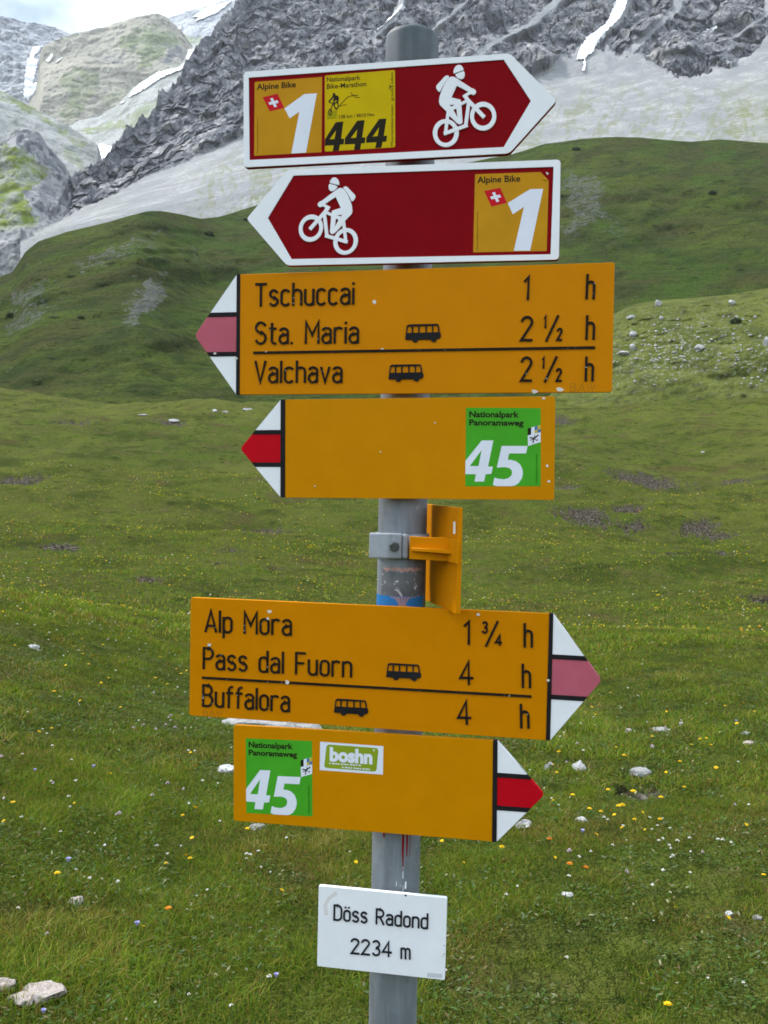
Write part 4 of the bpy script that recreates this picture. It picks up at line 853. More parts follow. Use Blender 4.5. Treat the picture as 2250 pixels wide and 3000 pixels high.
MTN = Layer([dict(p=[(60, 900), (2900, 800)], r=470), dict(p=[(x, y * .45 + 380) for x, y in yrow(0)], r=[(60, 620), (2900, 700)]), dict(p=yrow(0), r=rrow(0)), dict(p=yrow(.5), r=rrow(.5)), dict(p=yrow(1), r=rrow(1))], mtn_disp)
MTN.build('mountain', 60, 3600, 1560, (30, 70, 110, 110), M['mountain'], {'rock': rock_mask, 'green': green_mask}, back=(.3, .5))

# slopes and tops beyond it, at the far end of the valley
def far_mat(name, base, alt, green, gname=True, streak=(0, 0, 0), sc=.02):
    t = NT(name, 0.95, 0, 0.1)
    c = t.ramp(t.noise(sc, 6, .62, t.mapping((1.5, 1, .5), streak)), (.38, alt), (.60, base))
    c = t.mix(t.ramp(t.noise(sc * 9, 5, .72), (.38, .6), (.5, 0.)), c, tuple(v * .6 for v in alt))
    c = t.mix(t.math('MULTIPLY', t.attr('green'), t.ramp(t.noise(sc * 2.2, 5, .7), (.40, .25), (.56, 1.))), c, green)
    c = t.mix(t.math('MULTIPLY', t.attr('rock'), t.ramp(t.noise(sc * 4, 6, .75, t.mapping((1, 1, .5), (0, R(30), 0))), (.44, .1), (.55, 1.))), c, (.13, .14, .16))
    t.color(c); t.bump(t.noise(sc * 4, 7, .72), .8, 6); return t.m
def fd(a1, s1, a2, s2):
    def f(P, x, y, v, r, d):
        e = sstep(0, .4, v)
        return P + d * (e * (a1 * fbm(P[:, 0] / s1, P[:, 1] / s1, P[:, 2] / s1, 5) + a2 * ridged(P[:, 0] / s2, P[:, 1] / s2, P[:, 2] / s2, 4)))[:, None] * np.array([1, 1, .3])
    return f
blob = lambda polys: (lambda P, x, y, v: np.max([k * in_poly(x + 9 * fbm(x / 26, y / 22, 1, 3), y + 9 * fbm(x / 26, y / 22, 4, 3), p) for p, k in polys], axis=0) if polys else np.zeros(x.shape))
none = lambda P, x, y, v: np.zeros(x.shape)
def slope(name, top, ybase, r0, r1, x0, x1, mat, disp, attrs, nc=400, nv=100):
    nc = int(nc * min(2.4, max(1, (x1 - x0) / 900)))
    mid = [(x, y * .5 + ybase * .5) for x, y in top]
    return Layer([dict(p=[(x0, ybase), (x1, ybase)], r=r0), dict(p=mid, r=(r0 * .55 + r1 * .45)), dict(p=top, r=r1)], disp).build(name, x0, x1, nc, (nv, nv), mat, attrs)
M['far_pale'] = far_mat('pale_far_rock', (.48, .49, .50), (.34, .36, .385), (.26, .30, .15), sc=.012)
M['far_dome'] = far_mat('dry_far_slope', (.375, .36, .30), (.29, .28, .235), (.19, .22, .13), sc=.012)  # haze put into the colour: slope lightened and greyed beyond its own tan
M['spur'] = far_mat('scree_spur', (.43, .44, .425), (.30, .315, .29), (.20, .245, .08), streak=(0, R(33), 0), sc=.02)
M['knob'] = far_mat('green_spur', (.42, .42, .41), (.26, .27, .27), (.17, .22, .04), streak=(0, R(33), 0), sc=.03)
FARL = slope('far_ridge', [(-1700, -160), (-1100, 60), (-700, -60), (-400, -20), (-80, 28), (0, 46), (45, 52), (90, 61), (149, 72), (190, 86), (212, 97), (260, 135), (330, 200)], 330, 2500, 3000, -1700, 330, M['far_pale'], fd(40, 260, 16, 60),
    dict(green=none, rock=blob([([(-1500, 0), (-600, 20), (-500, 250), (-1500, 200)], .7), ([(-50, 50), (40, 55), (110, 115), (60, 130), (-50, 110)], .8), ([(0, 160), (60, 150), (66, 240), (40, 260), (0, 230)], .9), ([(0, 48), (160, 75), (190, 90), (120, 85), (0, 66)], .5)])))
FARR = slope('far_slope', [(380, 110), (440, 62), (497, 50), (588, 23), (678, -9), (800, -60), (1000, -120)], 350, 2500, 3100, 380, 1000, M['far_pale'], fd(25, 300, 8, 70), dict(green=blob([([(520, 100), (600, 110), (600, 140), (540, 130)], .7)]), rock=none), 300, 90)
DOME = slope('far_hill', [(-100, 420), (50, 350), (84, 297), (104, 262), (112, 200), (118, 150), (128, 131), (160, 117), (212, 97), (226, 94), (270, 82), (316, 67), (345, 56), (375, 47), (410, 45), (443, 40), (475, 46), (497, 58), (530, 92), (556, 128), (600, 180), (680, 260), (800, 330)], 480, 1850, 2300, -100, 800, M['far_dome'], fd(30, 200, 7, 45),
    dict(green=blob([([(360, 100), (440, 70), (500, 90), (540, 125), (480, 150), (440, 195), (405, 200), (420, 160), (340, 140)], 1.), ([(170, 235), (215, 200), (290, 220), (280, 270), (255, 300), (235, 345), (190, 350), (170, 330), (210, 280)], .9), ([(280, 280), (390, 240), (380, 280), (310, 310)], .4)]),
         rock=blob([([(480, 120), (550, 140), (545, 180), (470, 195), (490, 160)], .8), ([(305, 160), (370, 150), (360, 190), (310, 190)], .6)])))
APRON = slope('valley_slope', [(-100, 600), (60, 480), (170, 385), (230, 352), (290, 335), (340, 308), (389, 258), (416, 236), (466, 203), (520, 188), (542, 166), (551, 136), (600, 118), (640, 90), (760, 40), (900, -40)], 620, 1450, 1900, -100, 900, M['spur'], fd(14, 220, 4, 60),
    dict(green=blob([([(230, 380), (370, 345), (370, 370), (270, 390)], .7), ([(370, 330), (470, 280), (470, 330), (380, 380)], .5)]), rock=none))
SPUR = slope('scree_spur', [(-1700, 120), (-1000, -40), (-400, 60), (-60, 228), (0, 257), (60, 292), (130, 332), (194, 364), (250, 398), (287, 424), (300, 470), (330, 505), (420, 560), (520, 640)], 760, 1000, 1350, -1700, 520, M['spur'], fd(10, 120, 3, 40),
    dict(green=blob([([(-50, 245), (20, 262), (130, 335), (210, 400), (260, 420), (240, 440), (150, 370), (40, 300), (-50, 280)], .8), ([(180, 420), (250, 470), (240, 500), (190, 460)], .4)]), rock=none))
KNOB = slope('green_spur', [(-1700, 420), (-1100, 250), (-500, 300), (-100, 385), (0, 402), (45, 371), (80, 372), (113, 384), (145, 430), (180, 468), (205, 505), (214, 540), (224, 640), (240, 780)], 900, 760, 930, -1700, 240, M['knob'], fd(9, 80, 4, 25),
    dict(green=blob([([(-120, 420), (20, 425), (80, 440), (140, 490), (140, 510), (100, 540), (70, 560), (90, 610), (100, 650), (40, 675), (-120, 650)], 1.), ([(-60, 640), (120, 630), (100, 670), (-60, 680)], .5)]),
         rock=blob([([(45, 380), (110, 380), (150, 440), (200, 500), (190, 540), (150, 500), (90, 440), (50, 430)], .9), ([(70, 560), (120, 520), (170, 560), (150, 640), (90, 600)], .8)])), 620, 90)

# snow lying in the hollows: each field its own thing, draped on the slope under it
t = NT('old_snow', 0.7, 0, 0.2); t.color(t.ramp(t.noise(.05, 5, .6), (.3, (.78, .80, .83)), (.7, (.92, .93, .95)))); t.bump(t.noise(.1, 4), .3, 1.0); M['snow'] = t.m
def snow(layer, poly, label, lift, step=2.0, rough=3.0):
    xs = np.arange(min(p[0] for p in poly) - 6, max(p[0] for p in poly) + 6, step); ys = np.arange(min(p[1] for p in poly) - 6, max(p[1] for p in poly) + 6, step)
    Xg, Yg = np.meshgrid(xs, ys); x, y = Xg.ravel(), Yg.ravel()
    vv = np.linspace(0, len(layer.rows) - 1 - 1e-6, 900)
    v = np.zeros(x.shape)
    for xi in xs:
        yy = layer.base(np.full(900, xi), vv)[0]; k = x == xi
        o_ = np.argsort(yy); v[k] = np.interp(y[k], yy[o_], vv[o_])
    P, y2, r, d = layer.at(x, v); P = layer.disp(P, x, y2, v, r, d)
    ins = in_poly(x + rough * fbm(x / 9, y / 9, 2, 3), y + rough * fbm(x / 9, y / 9, 6, 3), poly)
    P = P - d * lift + np.array([0, 0, lift * .6])
    q = grid_quads(len(ys), len(xs)); q = q[ins[q].all(1)]
    if not len(q): return
    used = np.unique(q); mp_ = -np.ones(len(P), int); mp_[used] = np.arange(len(used)); c0 = P[used].mean(0)
    n_ = len(used); top = P[used] - c0; bot = top + d[used] * lift * 1.6
    V = np.concatenate([top, bot]); Q = mp_[q]
    cnt = {}
    for f_ in Q:
        for k in range(4):
            e_ = (f_[k], f_[(k + 1) % 4]); cnt[e_] = 1
    rim = [(a, b, b + n_, a + n_) for (a, b) in cnt if (b, a) not in cnt]
    me = mesh_np('snow_field', V, np.concatenate([Q, np.array(rim)]), None, M['snow'])
    tag(obj('snow_field', me, None, c0), label, 'snow field', 'snow fields left on the mountains')
z0 = lambda pts, s=.4521: [(x * s, y * s) for x, y in pts]
snow(FARL, z0([(205, 300), (260, 282), (285, 285), (215, 375), (250, 390), (240, 450), (215, 560), (300, 512), (290, 545), (185, 660), (150, 640), (160, 480), (175, 380)]), 'tall bent snow field in the gully between the pale far ridge and the dry hill', 9)
snow(DOME, z0([(293, 372), (335, 333), (348, 350), (312, 390)]), 'larger of two small snow patches on the dry far hill', 5, 1.2, 1.5)
snow(DOME, z0([(355, 385), (405, 348), (402, 365), (365, 390)]), 'smaller of two small snow patches on the dry far hill', 5, 1.2, 1.5)
snow(APRON, z0([(1220, 305), (1310, 300), (1300, 340), (1270, 400), (1190, 445), (1050, 505), (940, 580), (820, 645), (850, 590), (920, 530), (1030, 455), (1150, 435), (1200, 380)]), 'long curved snow field beside the foot of the dark rock spur', 4)
snow(APRON, z0([(770, 668), (812, 648), (805, 662), (785, 674)]), 'tiny snow patch at the lower tip of the long snow field', 4, 1.0, 1)
snow(APRON, z0([(590, 733), (660, 706), (662, 714), (602, 742)]), 'thin short snow strip above the green valley floor', 4, 1.0, 1)
snow(APRON, z0([(632, 922), (680, 930), (745, 955), (690, 1025), (650, 1058), (618, 1015), (645, 985), (630, 950)]), 'snow field in the valley floor touching the dark rock spur', 5)
snow(FARR, z0([(1230, 118), (1330, 62), (1500, 0), (1490, 22), (1390, 92), (1250, 152), (1290, 110)]), 'slanting snow field high on the pale far slope', 8, 1.5, 2)
snow(FARR, z0([(1110, 190), (1180, 166), (1172, 188), (1120, 206)]), 'small snow patch beside the top of the dry far hill', 7, 1.2, 1)
z5 = lambda pts: [(1100 + x * .6932, y * .6932) for x, y in pts]
snow(MTN, z5([(1025, -30), (1080, -30), (1070, 0), (1040, 75), (985, 130), (940, 180), (920, 225), (888, 252), (890, 300), (868, 308), (880, 258), (845, 260), (868, 190), (890, 140), (960, 95), (1000, 20)]), 'long snow chute down the grey rock face right of the pole', 3, 2, 4)
snow(MTN, z5([(112, 15), (130, 14), (95, 55), (60, 88), (25, 120), (0, 140), (-5, 128), (30, 92), (70, 65)]), 'thin snow streak on the rock just above the pole top', 3, 1.2, 1.5)
snow(MTN, z5([(1395, 100), (1440, 88), (1450, 98), (1410, 118)]), 'small snow spot on dark rock at upper right', 3, 1.2, 1.5)
# ------------------------------------------------------------------ turf
def tone(x, y):
    return fbm(x / 1.7, y / 1.7, 3.3, 3), fbm(x / .35, y / .35, 8.8, 3)
def blades(n, r0, r1, h0, h1, w0, w1, pw=1.0, seed=1, az=R(27)):
    g = np.random.default_rng(seed)
    r = np.sqrt(g.uniform(r0**2, r1**2, n)) if pw == 1.0 else (r0**pw + g.uniform(0, 1, n) * (r1**pw - r0**pw))**(1 / pw)
    a = g.uniform(-az, az, n); x, y = np.sin(a) * r, np.cos(a) * r
    A_, B_ = tone(x, y)
    keep = (soil(x, y) < .35) & (g.uniform(0, 1, n) < np.clip(.85 + .5 * B_ + .2 * A_, .45, 1))
    x, y, r, A_, B_ = x[keep], y[keep], r[keep], A_[keep], B_[keep]; n = len(x)
    z = ground(x, y) - .006
    h = g.uniform(h0, h1, n) * np.clip(.9 + .55 * A_ + .6 * B_, .4, 1.9); w = g.uniform(w0, w1, n)
    th = g.uniform(0, 2 * np.pi, n); lean = np.clip(g.gamma(2.2, .38, n), .08, 2.2)
    dx, dy = np.cos(th), np.sin(th); sx, sy = -dy, dx
    tw = g.uniform(0, np.pi, n); sx, sy = np.cos(tw), np.sin(tw)
    V = np.zeros((n, 5, 3))
    for k, (f, ww) in enumerate(((0, 1), (0, -1), (.55, -.8), (.55, .8), (1, 0))):
        off = h * lean * f**1.7; up = h * f * np.sqrt(np.clip(1 - .35 * lean * f, .15, 1))
        V[:, k, 0] = x + dx * off + sx * ww * w / 2; V[:, k, 1] = y + dy * off + sy * ww * w / 2; V[:, k, 2] = z + up
    pal = np.array([(.070, .125, .014), (.100, .155, .020), (.050, .095, .014), (.135, .170, .030), (.150, .125, .040), (.105, .080, .034), (.21, .20, .085), (.075, .125, .045)])
    pr = np.array([.25, .24, .16, .13, .08, .05, .03, .06])
    k = g.choice(len(pal), n, p=pr)
    dry = g.uniform(0, 1, n) < np.clip(.75 * (fbm(x / .8, y / .8, 21., 4) - .02), 0, .7); k = np.where(dry, g.choice([4, 5, 6], n), k)
    c = pal[k] * g.uniform(.8, 1.2, (n, 1)) * (1 + .25 * A_[:, None] + .38 * B_[:, None])
    c = np.clip(c * np.array([1.42, 1.30, .95]), .01, 1)
    cv = np.repeat(c, 5, 0)
    return V.reshape(-1, 3), cv, n
parts_ = [blades(300000, 2.2, 5.4, .016, .050, .0022, .0042, seed=1), blades(190000, 5.4, 10, .02, .058, .004, .0072, seed=2), blades(110000, 10, 17, .025, .07, .008, .014, seed=3), blades(150000, 17, 75, .04, .10, .018, .045, pw=1.2, seed=4)]
V = np.concatenate([p[0] for p in parts_]); Cc = np.concatenate([p[1] for p in parts_]); n = sum(p[2] for p in parts_)
b = np.arange(n)[:, None] * 5
t = NT('grass_blades', 0.6, 0, 0.06)
ca = t.attr('tint', 'Color'); t.color(ca)
tr = t.n('ShaderNodeBsdfTranslucent'); t.l(t.mix(1.0, ca, (1.0, 1.0, .5), 'MULTIPLY'), tr.inputs['Color']); ms_ = t.n('ShaderNodeMixShader'); ms_.inputs[0].default_value = .38
t.l(t.b.outputs[0], ms_.inputs[1]); t.l(tr.outputs[0], ms_.inputs[2]); t.l(ms_.outputs[0], t.t.nodes['Material Output'].inputs['Surface'])
M['blades'] = t.m
me = mesh_np('meadow_grass', V, b + np.array([0, 1, 2, 3]), b + np.array([3, 2, 4]), M['blades'], {'tint': Cc})
tag(obj('meadow_grass', me), 'short alpine turf covering the meadow', 'grass', kind='stuff')
# low broad leaves between the blades
g = np.random.default_rng(9); n = 70000
r = np.sqrt(g.uniform(2.2**2, 9.0**2, n)); a = g.uniform(-R(27), R(27), n); x, y = np.sin(a) * r, np.cos(a) * r
keep = (fbm(x / .5, y / .5, 31., 3) > -.05) & (soil(x, y) < .4); x, y = x[keep], y[keep]; n = len(x); z = ground(x, y) + g.uniform(.004, .03, n)
th = g.uniform(0, 2 * np.pi, n); L = g.uniform(.010, .026, n); wd = L * g.uniform(.3, .6, n); tl = g.uniform(-.2, .7, n)
dx, dy = np.cos(th), np.sin(th)
V = np.zeros((n, 4, 3))
for k, (u, v) in enumerate(((0, 0), (.55, -1), (1, 0), (.55, 1))):
    V[:, k, 0] = x + dx * u * L - dy * v * wd / 2; V[:, k, 1] = y + dy * u * L + dx * v * wd / 2; V[:, k, 2] = z + u * L * tl
pal = np.array([(.060, .120, .022), (.085, .140, .040), (.13, .17, .09), (.045, .080, .018), (.16, .13, .06), (.30, .29, .17)])
c = pal[g.choice(6, n, p=[.3, .24, .14, .2, .09, .03])] * g.uniform(.8, 1.25, (n, 1))
me = mesh_np('ground_leaves', V.reshape(-1, 3), (np.arange(n)[:, None] * 4 + np.arange(4)), None, M['blades'], {'tint': np.repeat(c, 4, 0)})
tag(obj('ground_leaves', me), 'small broad leaves of herbs among the turf', 'ground cover', kind='stuff')
# far tiny flowers: specks of yellow and white past counting
g = np.random.default_rng(19); n = 5200
r = (14**1.1 + g.uniform(0, 1, n) * (75**1.1 - 14**1.1))**(1 / 1.1); a = g.uniform(-R(27), R(27), n); x, y = np.sin(a) * r, np.cos(a) * r
keep = (fbm(x / 5, y / 5, 41., 3) > -.1) & (soil(x, y) < .3); x, y, r = x[keep], y[keep], r[keep]; n = len(x); z = ground(x, y) + g.uniform(.05, .12, n)
sz = np.clip(g.lognormal(-4.2, .35, n), .008, .026) * (1 + r / 55)
V = np.zeros((n, 6, 3))
for k, (u, v, w) in enumerate(((1, 0, 0), (0, 1, 0), (-1, 0, 0), (0, -1, 0), (0, 0, .7), (0, 0, -.7))):
    V[:, k] = np.stack([x + u * sz, y + v * sz, z + w * sz], -1)
pal = np.array([(.62, .48, .02), (.55, .50, .10), (.62, .60, .52), (.6, .30, .03)]); c = pal[g.choice(4, n, p=[.62, .2, .12, .06])]
b = np.arange(n)[:, None] * 6
tris = np.concatenate([b + np.array(q) for q in ((0, 1, 4), (1, 2, 4), (2, 3, 4), (3, 0, 4), (1, 0, 5), (2, 1, 5), (3, 2, 5), (0, 3, 5))])
me = mesh_np('distant_flowers', V.reshape(-1, 3), None, tris, M['blades'], {'tint': np.repeat(c, 6, 0)})
tag(obj('distant_flowers', me), 'specks of yellow and pale flowers across the far meadow', 'flowers', kind='stuff')

# ------------------------------------------------------------------ flowers one can count
def flat_mat(name, c, rough=.6):
    t = NT(name, rough, 0, .2); t.color(t.ramp(t.noise(160, 3, .6), (.3, tuple(v * .82 for v in c)), (.7, c))); return t.m
M['petal_yellow'] = flat_mat('yellow_petals', (.72, .47, .004)); M['petal_orange'] = flat_mat('orange_petals', (.62, .20, .006)); M['petal_white'] = flat_mat('white_petals', (.68, .68, .60))
M['petal_blue'] = flat_mat('blue_petals', (.36, .35, .60)); M['petal_pink'] = flat_mat('pink_petals', (.52, .40, .45)); M['stem'] = flat_mat('flower_stem', (.075, .11, .03))
def head_daisy(rad, rings=2, n=13, seed=0):
    q = random.Random(seed); V, T = [], []
    for k in range(rings):
        for i in range(n):
            a = 2 * math.pi * (i + .5 * k) / n + q.uniform(-.1, .1); L = rad * (1 - .33 * k) * q.uniform(.85, 1.08); w = math.pi / n * 1.05
            h = rad * (.12 + .22 * k); s = len(V)
            V += [(0, 0, rad * .10 * k), (math.cos(a - w) * L * .7, math.sin(a - w) * L * .7, h * .9), (math.cos(a) * L, math.sin(a) * L, h * q.uniform(.7, 1.2)), (math.cos(a + w) * L * .7, math.sin(a + w) * L * .7, h * .9)]
            T += [(s, s + 1, s + 2, s + 3)]
    s = len(V); m = 9; V += [(0, 0, -rad * .45)] + [(math.cos(2 * math.pi * i / m) * rad * .3, math.sin(2 * math.pi * i / m) * rad * .3, rad * .08) for i in range(m)]
    return np.array(V), T, [(s, s + 1 + (i + 1) % m, s + 1 + i) for i in range(m)]
def head_cluster(rad, n=16, seed=0, flat=.5):
    q = random.Random(seed); V, T = [], []
    for i in range(n):
        a = q.uniform(0, 2 * math.pi); e = q.uniform(0, 1)**.5
        c = Vector((math.cos(a) * e * rad * .75, math.sin(a) * e * rad * .75, rad * flat * (1 - e * e) * .9)); s = len(V); k = rad * q.uniform(.22, .36)
        for u in ((1, 0, 0), (0, 1, 0), (-1, 0, 0), (0, -1, 0), (0, 0, .8), (0, 0, -.8)): V.append(tuple(c + Vector(u) * k))
        T += [tuple(s + j for j in f) for f in ((0, 1, 4), (1, 2, 4), (2, 3, 4), (3, 0, 4), (1, 0, 5), (2, 1, 5), (3, 2, 5), (0, 3, 5))]
    return np.array(V), [], T
def head_bell(rad, seed=0):
    V, Q = lathe([(rad * .1, 0), (rad * .55, rad * .1), (rad * .6, rad * .7), (rad * .85, rad * 1.2), (rad * 1.0, rad * 1.35)], 10); return V, Q, []
def stem_mesh(h, bend, w=.0011):
    V, Q = [], []
    for k in range(4):
        f = k / 3; cx = bend * f * f; ww = w * (1.25 - .5 * f)
        V += [(cx + ww, 0, h * f), (cx - ww * .5, ww * .87, h * f), (cx - ww * .5, -ww * .87, h * f)]
        if k:
            for j in range(3): Q.append((3 * k - 3 + j, 3 * k - 3 + (j + 1) % 3, 3 * k + (j + 1) % 3, 3 * k + j))
    return V, Q
PROTO = {}
for kind, mat in (('yellow', 'petal_yellow'), ('orange', 'petal_orange'), ('white', 'petal_white'), ('blue', 'petal_blue'), ('pink', 'petal_pink')):
    for s in range(3):
        hgt = {'yellow': .085, 'orange': .08, 'white': .075, 'blue': .06, 'pink': .06}[kind] * (.75 + .3 * s); bend = .012 * (s - 1)
        if kind in ('yellow', 'orange'): V, Q, T = head_daisy(.0125, 2 if s else 3, 13, s)
        elif kind == 'blue': V, Q, T = head_bell(.009, s)
        else: V, Q, T = head_cluster(.0085 if kind == 'white' else .011, 16, s, .6 if kind == 'white' else .9)
        if s == 1 and kind in ('yellow', 'orange'): V = V @ np.array(Matrix.Rotation(R(28), 3, 'X')).T
        V = V + np.array([bend, 0, hgt])
        hm = mesh_np(kind + '_head', V, Q if len(Q) else None, T if len(T) else None, M[mat])
        sv, sq = stem_mesh(hgt, bend); sm_ = mesh_np(kind + '_stem', sv, sq, None, M['stem'])
        PROTO[kind, s] = (hm, sm_)
FLB = {'yellow': ('hawkbit', 'yellow hawkbit flower on a thin stem in the short grass', 'yellow flowers in the meadow'), 'orange': ('hawkweed', 'orange hawkweed flower low in the grass', 'orange flowers in the meadow'),
       'white': ('white_flower', 'small white flower head on a thin stem in the grass', 'white flowers in the meadow'), 'blue': ('bellflower', 'small blue violet bellflower in the grass', 'blue flowers in the meadow'), 'pink': ('clover', 'pale pink clover head in the grass', 'pink flowers in the meadow')}
def flower(kind, p, scale=1.0, label=None, seed=0):
    nm, lb, gp = FLB[kind]; hm, sm_ = PROTO[kind, seed % 3]
    r = thing(nm + '' if nm.endswith('flower') else nm, label or lb, 'flower', (p[0], p[1], p[2] - .004), gp)
    r.rotation_euler = (0, 0, (seed * 2.4) % 6.28); r.scale = (scale,) * 3
    obj('flower_head', hm, r); obj('stem', sm_, r); return r
def by_px(kind, px, py, scale=1.0, label=None, seed=0):
    """stand a flower so that its head is near this heading and depression"""
    p, r = on_ground(px, py + 40 * 4.2 / max(2.5, on_ground(px, py)[1]) * scale)
    if soil(p[0], p[1]) > .5: return
    flower(kind, p, scale, label, seed)
ZA = lambda x, y: (x * .42194, 1300 + y * .42194); ZB = lambda x, y: (x * .5425, 2000 + y * .5425); ZC = lambda x, y: (1300 + x * .5726, 2000 + y * .5726); ZD = lambda x, y: (1600 + x * .3014, 2100 + y * .3014)
LST = []
for k, pts in (('yellow', [(190, 1022), (355, 1180), (520, 1215), (575, 1355), (400, 1378), (95, 1448), (1108, 1478), (650, 1498), (605, 1582), (745, 1628), (1225, 1578), (1250, 1645), (565, 1462), (455, 1560), (945, 1225), (180, 1165), (20, 1185), (725, 1445), (1085, 1628)]), ('orange', [(845, 1340)]),
          ('white', [(60, 1100), (130, 1128), (160, 1118), (280, 1180), (350, 1308), (395, 1308), (235, 1415), (265, 1430), (440, 1490), (460, 1478), (500, 1320), (640, 1250), (690, 1290), (770, 1200), (805, 1380), (900, 1380), (965, 1425), (1010, 1405), (1085, 1250), (1105, 1265), (1060, 1275), (1130, 1275), (1190, 1268), (1215, 1478), (800, 1612), (550, 1430), (120, 1265), (230, 1295), (370, 1160), (560, 1160), (25, 1225), (325, 1360)]), ('pink', [(620, 1255), (700, 1300), (740, 1350), (910, 1305), (1280, 1275)])):
    LST += [(k, *ZA(*p)) for p in pts]
for k, pts in (('yellow', [(290, 55), (545, 22), (660, 172), (285, 250), (210, 295), (80, 705), (997, 715), (1058, 478), (1328, 848), (1030, 950), (1005, 978), (290, 1112), (900, 8), (895, 1000)]), ('orange', [(890, 1303)]),
          ('white', [(240, 270), (120, 402), (280, 392), (375, 420), (275, 555), (420, 588), (372, 620), (378, 688), (340, 845), (582, 875), (847, 905), (908, 957), (1028, 358), (1052, 382), (1168, 578), (1095, 522), (1020, 672), (1172, 788), (1320, 945), (1350, 955), (1385, 965), (1395, 990), (1330, 950), (1550, 890), (85, 1225), (635, 1105), (500, 1115), (1255, 1752), (1360, 768), (1470, 1652), (760, 200), (985, 180), (960, 50), (1005, 45)]),
          ('blue', [(188, 485), (358, 1002), (742, 1280), (1490, 1595), (215, 1830), (495, 438)]), ('pink', [(720, 245), (770, 243), (828, 240), (895, 228), (925, 220), (940, 230), (910, 192), (930, 190), (635, 700), (645, 712), (832, 628), (300, 530), (905, 545), (10, 420), (835, 42)])):
    LST += [(k, *ZB(*p)) for p in pts]
for k, pts in (('yellow', [(690, 152), (748, 162), (770, 163), (558, 622), (645, 635), (790, 660), (870, 700), (890, 700), (1095, 708), (1135, 482), (1120, 655), (1210, 412), (1545, 757), (1645, 1042), (308, 848), (780, 805), (883, 368), (932, 375), (936, 400), (572, 500), (590, 352), (405, 340), (1055, 315), (1260, 318), (1310, 315), (1335, 328), (1358, 320), (1497, 235), (1440, 158), (1585, 150), (1390, 468), (755, 708), (978, 705), (1455, 1240), (1160, 1742), (1240, 540), (1220, 520), (840, 605)]), ('orange', [(738, 942), (712, 965), (630, 985), (540, 790)]),
          ('white', [(550, 605), (575, 660), (808, 680), (915, 755), (1085, 775), (1103, 795), (1098, 828), (1160, 788), (1188, 808), (1158, 868), (1165, 882), (1168, 895), (1170, 912), (1265, 840), (1275, 862), (1425, 832), (1465, 860), (1268, 965), (1120, 985), (678, 932), (318, 1075), (375, 1060), (620, 1042), (738, 857), (862, 845), (1395, 860), (690, 205), (765, 185), (945, 60), (990, 65), (905, 142), (1220, 215), (1570, 628), (1505, 420), (845, 738), (1085, 1040), (595, 290), (610, 280), (720, 340), (425, 760), (1040, 730), (1060, 742)]), ('blue', [(708, 770), (1485, 215)]), ('pink', [(1310, 848), (1065, 330), (680, 330), (1480, 615), (640, 870)])):
    LST += [(k, *ZC(*p)) for p in pts]
for i, (k, px, py) in enumerate(LST):
    lb = {('blue', ZB(742, 1280)): 0}.get((k, (px, py)))
    by_px(k, px, py, .82 + .4 * ((i * 37) % 10) / 10, None, i)
g = np.random.default_rng(77)
for i in range(190):
    r_ = math.sqrt(g.uniform(2.8**2, 11**2)); a_ = g.uniform(-R(24), R(24)); x_f, y_f = math.sin(a_) * r_, math.cos(a_) * r_
    if soil(x_f, y_f) < .4: flower(('white', 'yellow', 'white', 'pink', 'yellow', 'white')[i % 6], (x_f, y_f, ground(x_f, y_f)), g.uniform(.5, .95), None, i)
by_px('yellow', *ZC(928, 634), 1.45, 'left one of the two touching broad yellow hawkbits near the bare soil strip', 0)
by_px('yellow', *ZC(958, 634), 1.45, 'right one of the two touching broad yellow hawkbits near the bare soil strip', 2)
by_px('yellow', *ZB(1052, 717), 1.35, 'broad yellow hawkbit in the grass left of the lower green 45 sticker', 1)

# ------------------------------------------------------------------ stones
def stone_mat(name, a, b, speck):
    t = NT(name, .9, 0, .15); c = t.ramp(t.noise(14, 6, .7), (.35, a), (.65, b)); c = t.mix(t.ramp(t.noise(45, 4, .75), (.56, 0.), (.66, .8)), c, speck)
    t.color(c); t.bump(t.math('ADD', t.noise(16, 6, .7), t.noise(70, 4, .7)), .8, .012); return t.m
M['stone_white'] = stone_mat('white_limestone', (.40, .40, .40), (.54, .54, .53), (.24, .24, .22)); M['stone_grey'] = stone_mat('lichened_grey_stone', (.22, .22, .215), (.38, .38, .37), (.10, .10, .09)); M['stone_pink'] = stone_mat('pinkish_stone', (.33, .28, .255), (.47, .415, .38), (.19, .16, .13))
t = NT('boulder', .9, 0, .12); c = t.ramp(t.noise(1.7, 6, .72), (.35, (.24, .24, .24)), (.66, (.52, .52, .51))); t.color(c); t.bump(t.noise(4, 6, .7), .8, .15); M['boulder'] = t.m
def rock_mesh(seed, sx, sy, sz, sub=3, rough=.42):
    bm = bmesh.new(); bmesh.ops.create_icosphere(bm, subdivisions=sub, radius=1)
    co = np.array([v.co[:] for v in bm.verts])
    q = np.random.default_rng(seed)
    for _ in range(9):                                   # knock flat faces off
        nrm = q.normal(size=3); nrm /= np.linalg.norm(nrm); dd = q.uniform(.55, .9); k = co @ nrm - dd; co = co - np.clip(k, 0, None)[:, None] * nrm
    f = 1 + rough * .5 * fbm(co[:, 0] * 1.6 + seed, co[:, 1] * 1.6, co[:, 2] * 1.6, 4)
    co = co * f[:, None] * np.array([sx, sy, sz])
    for v, c in zip(bm.verts, co): v.co = c
    me = bpy.data.meshes.new('stone'); bm.to_mesh(me); bm.free(); return me
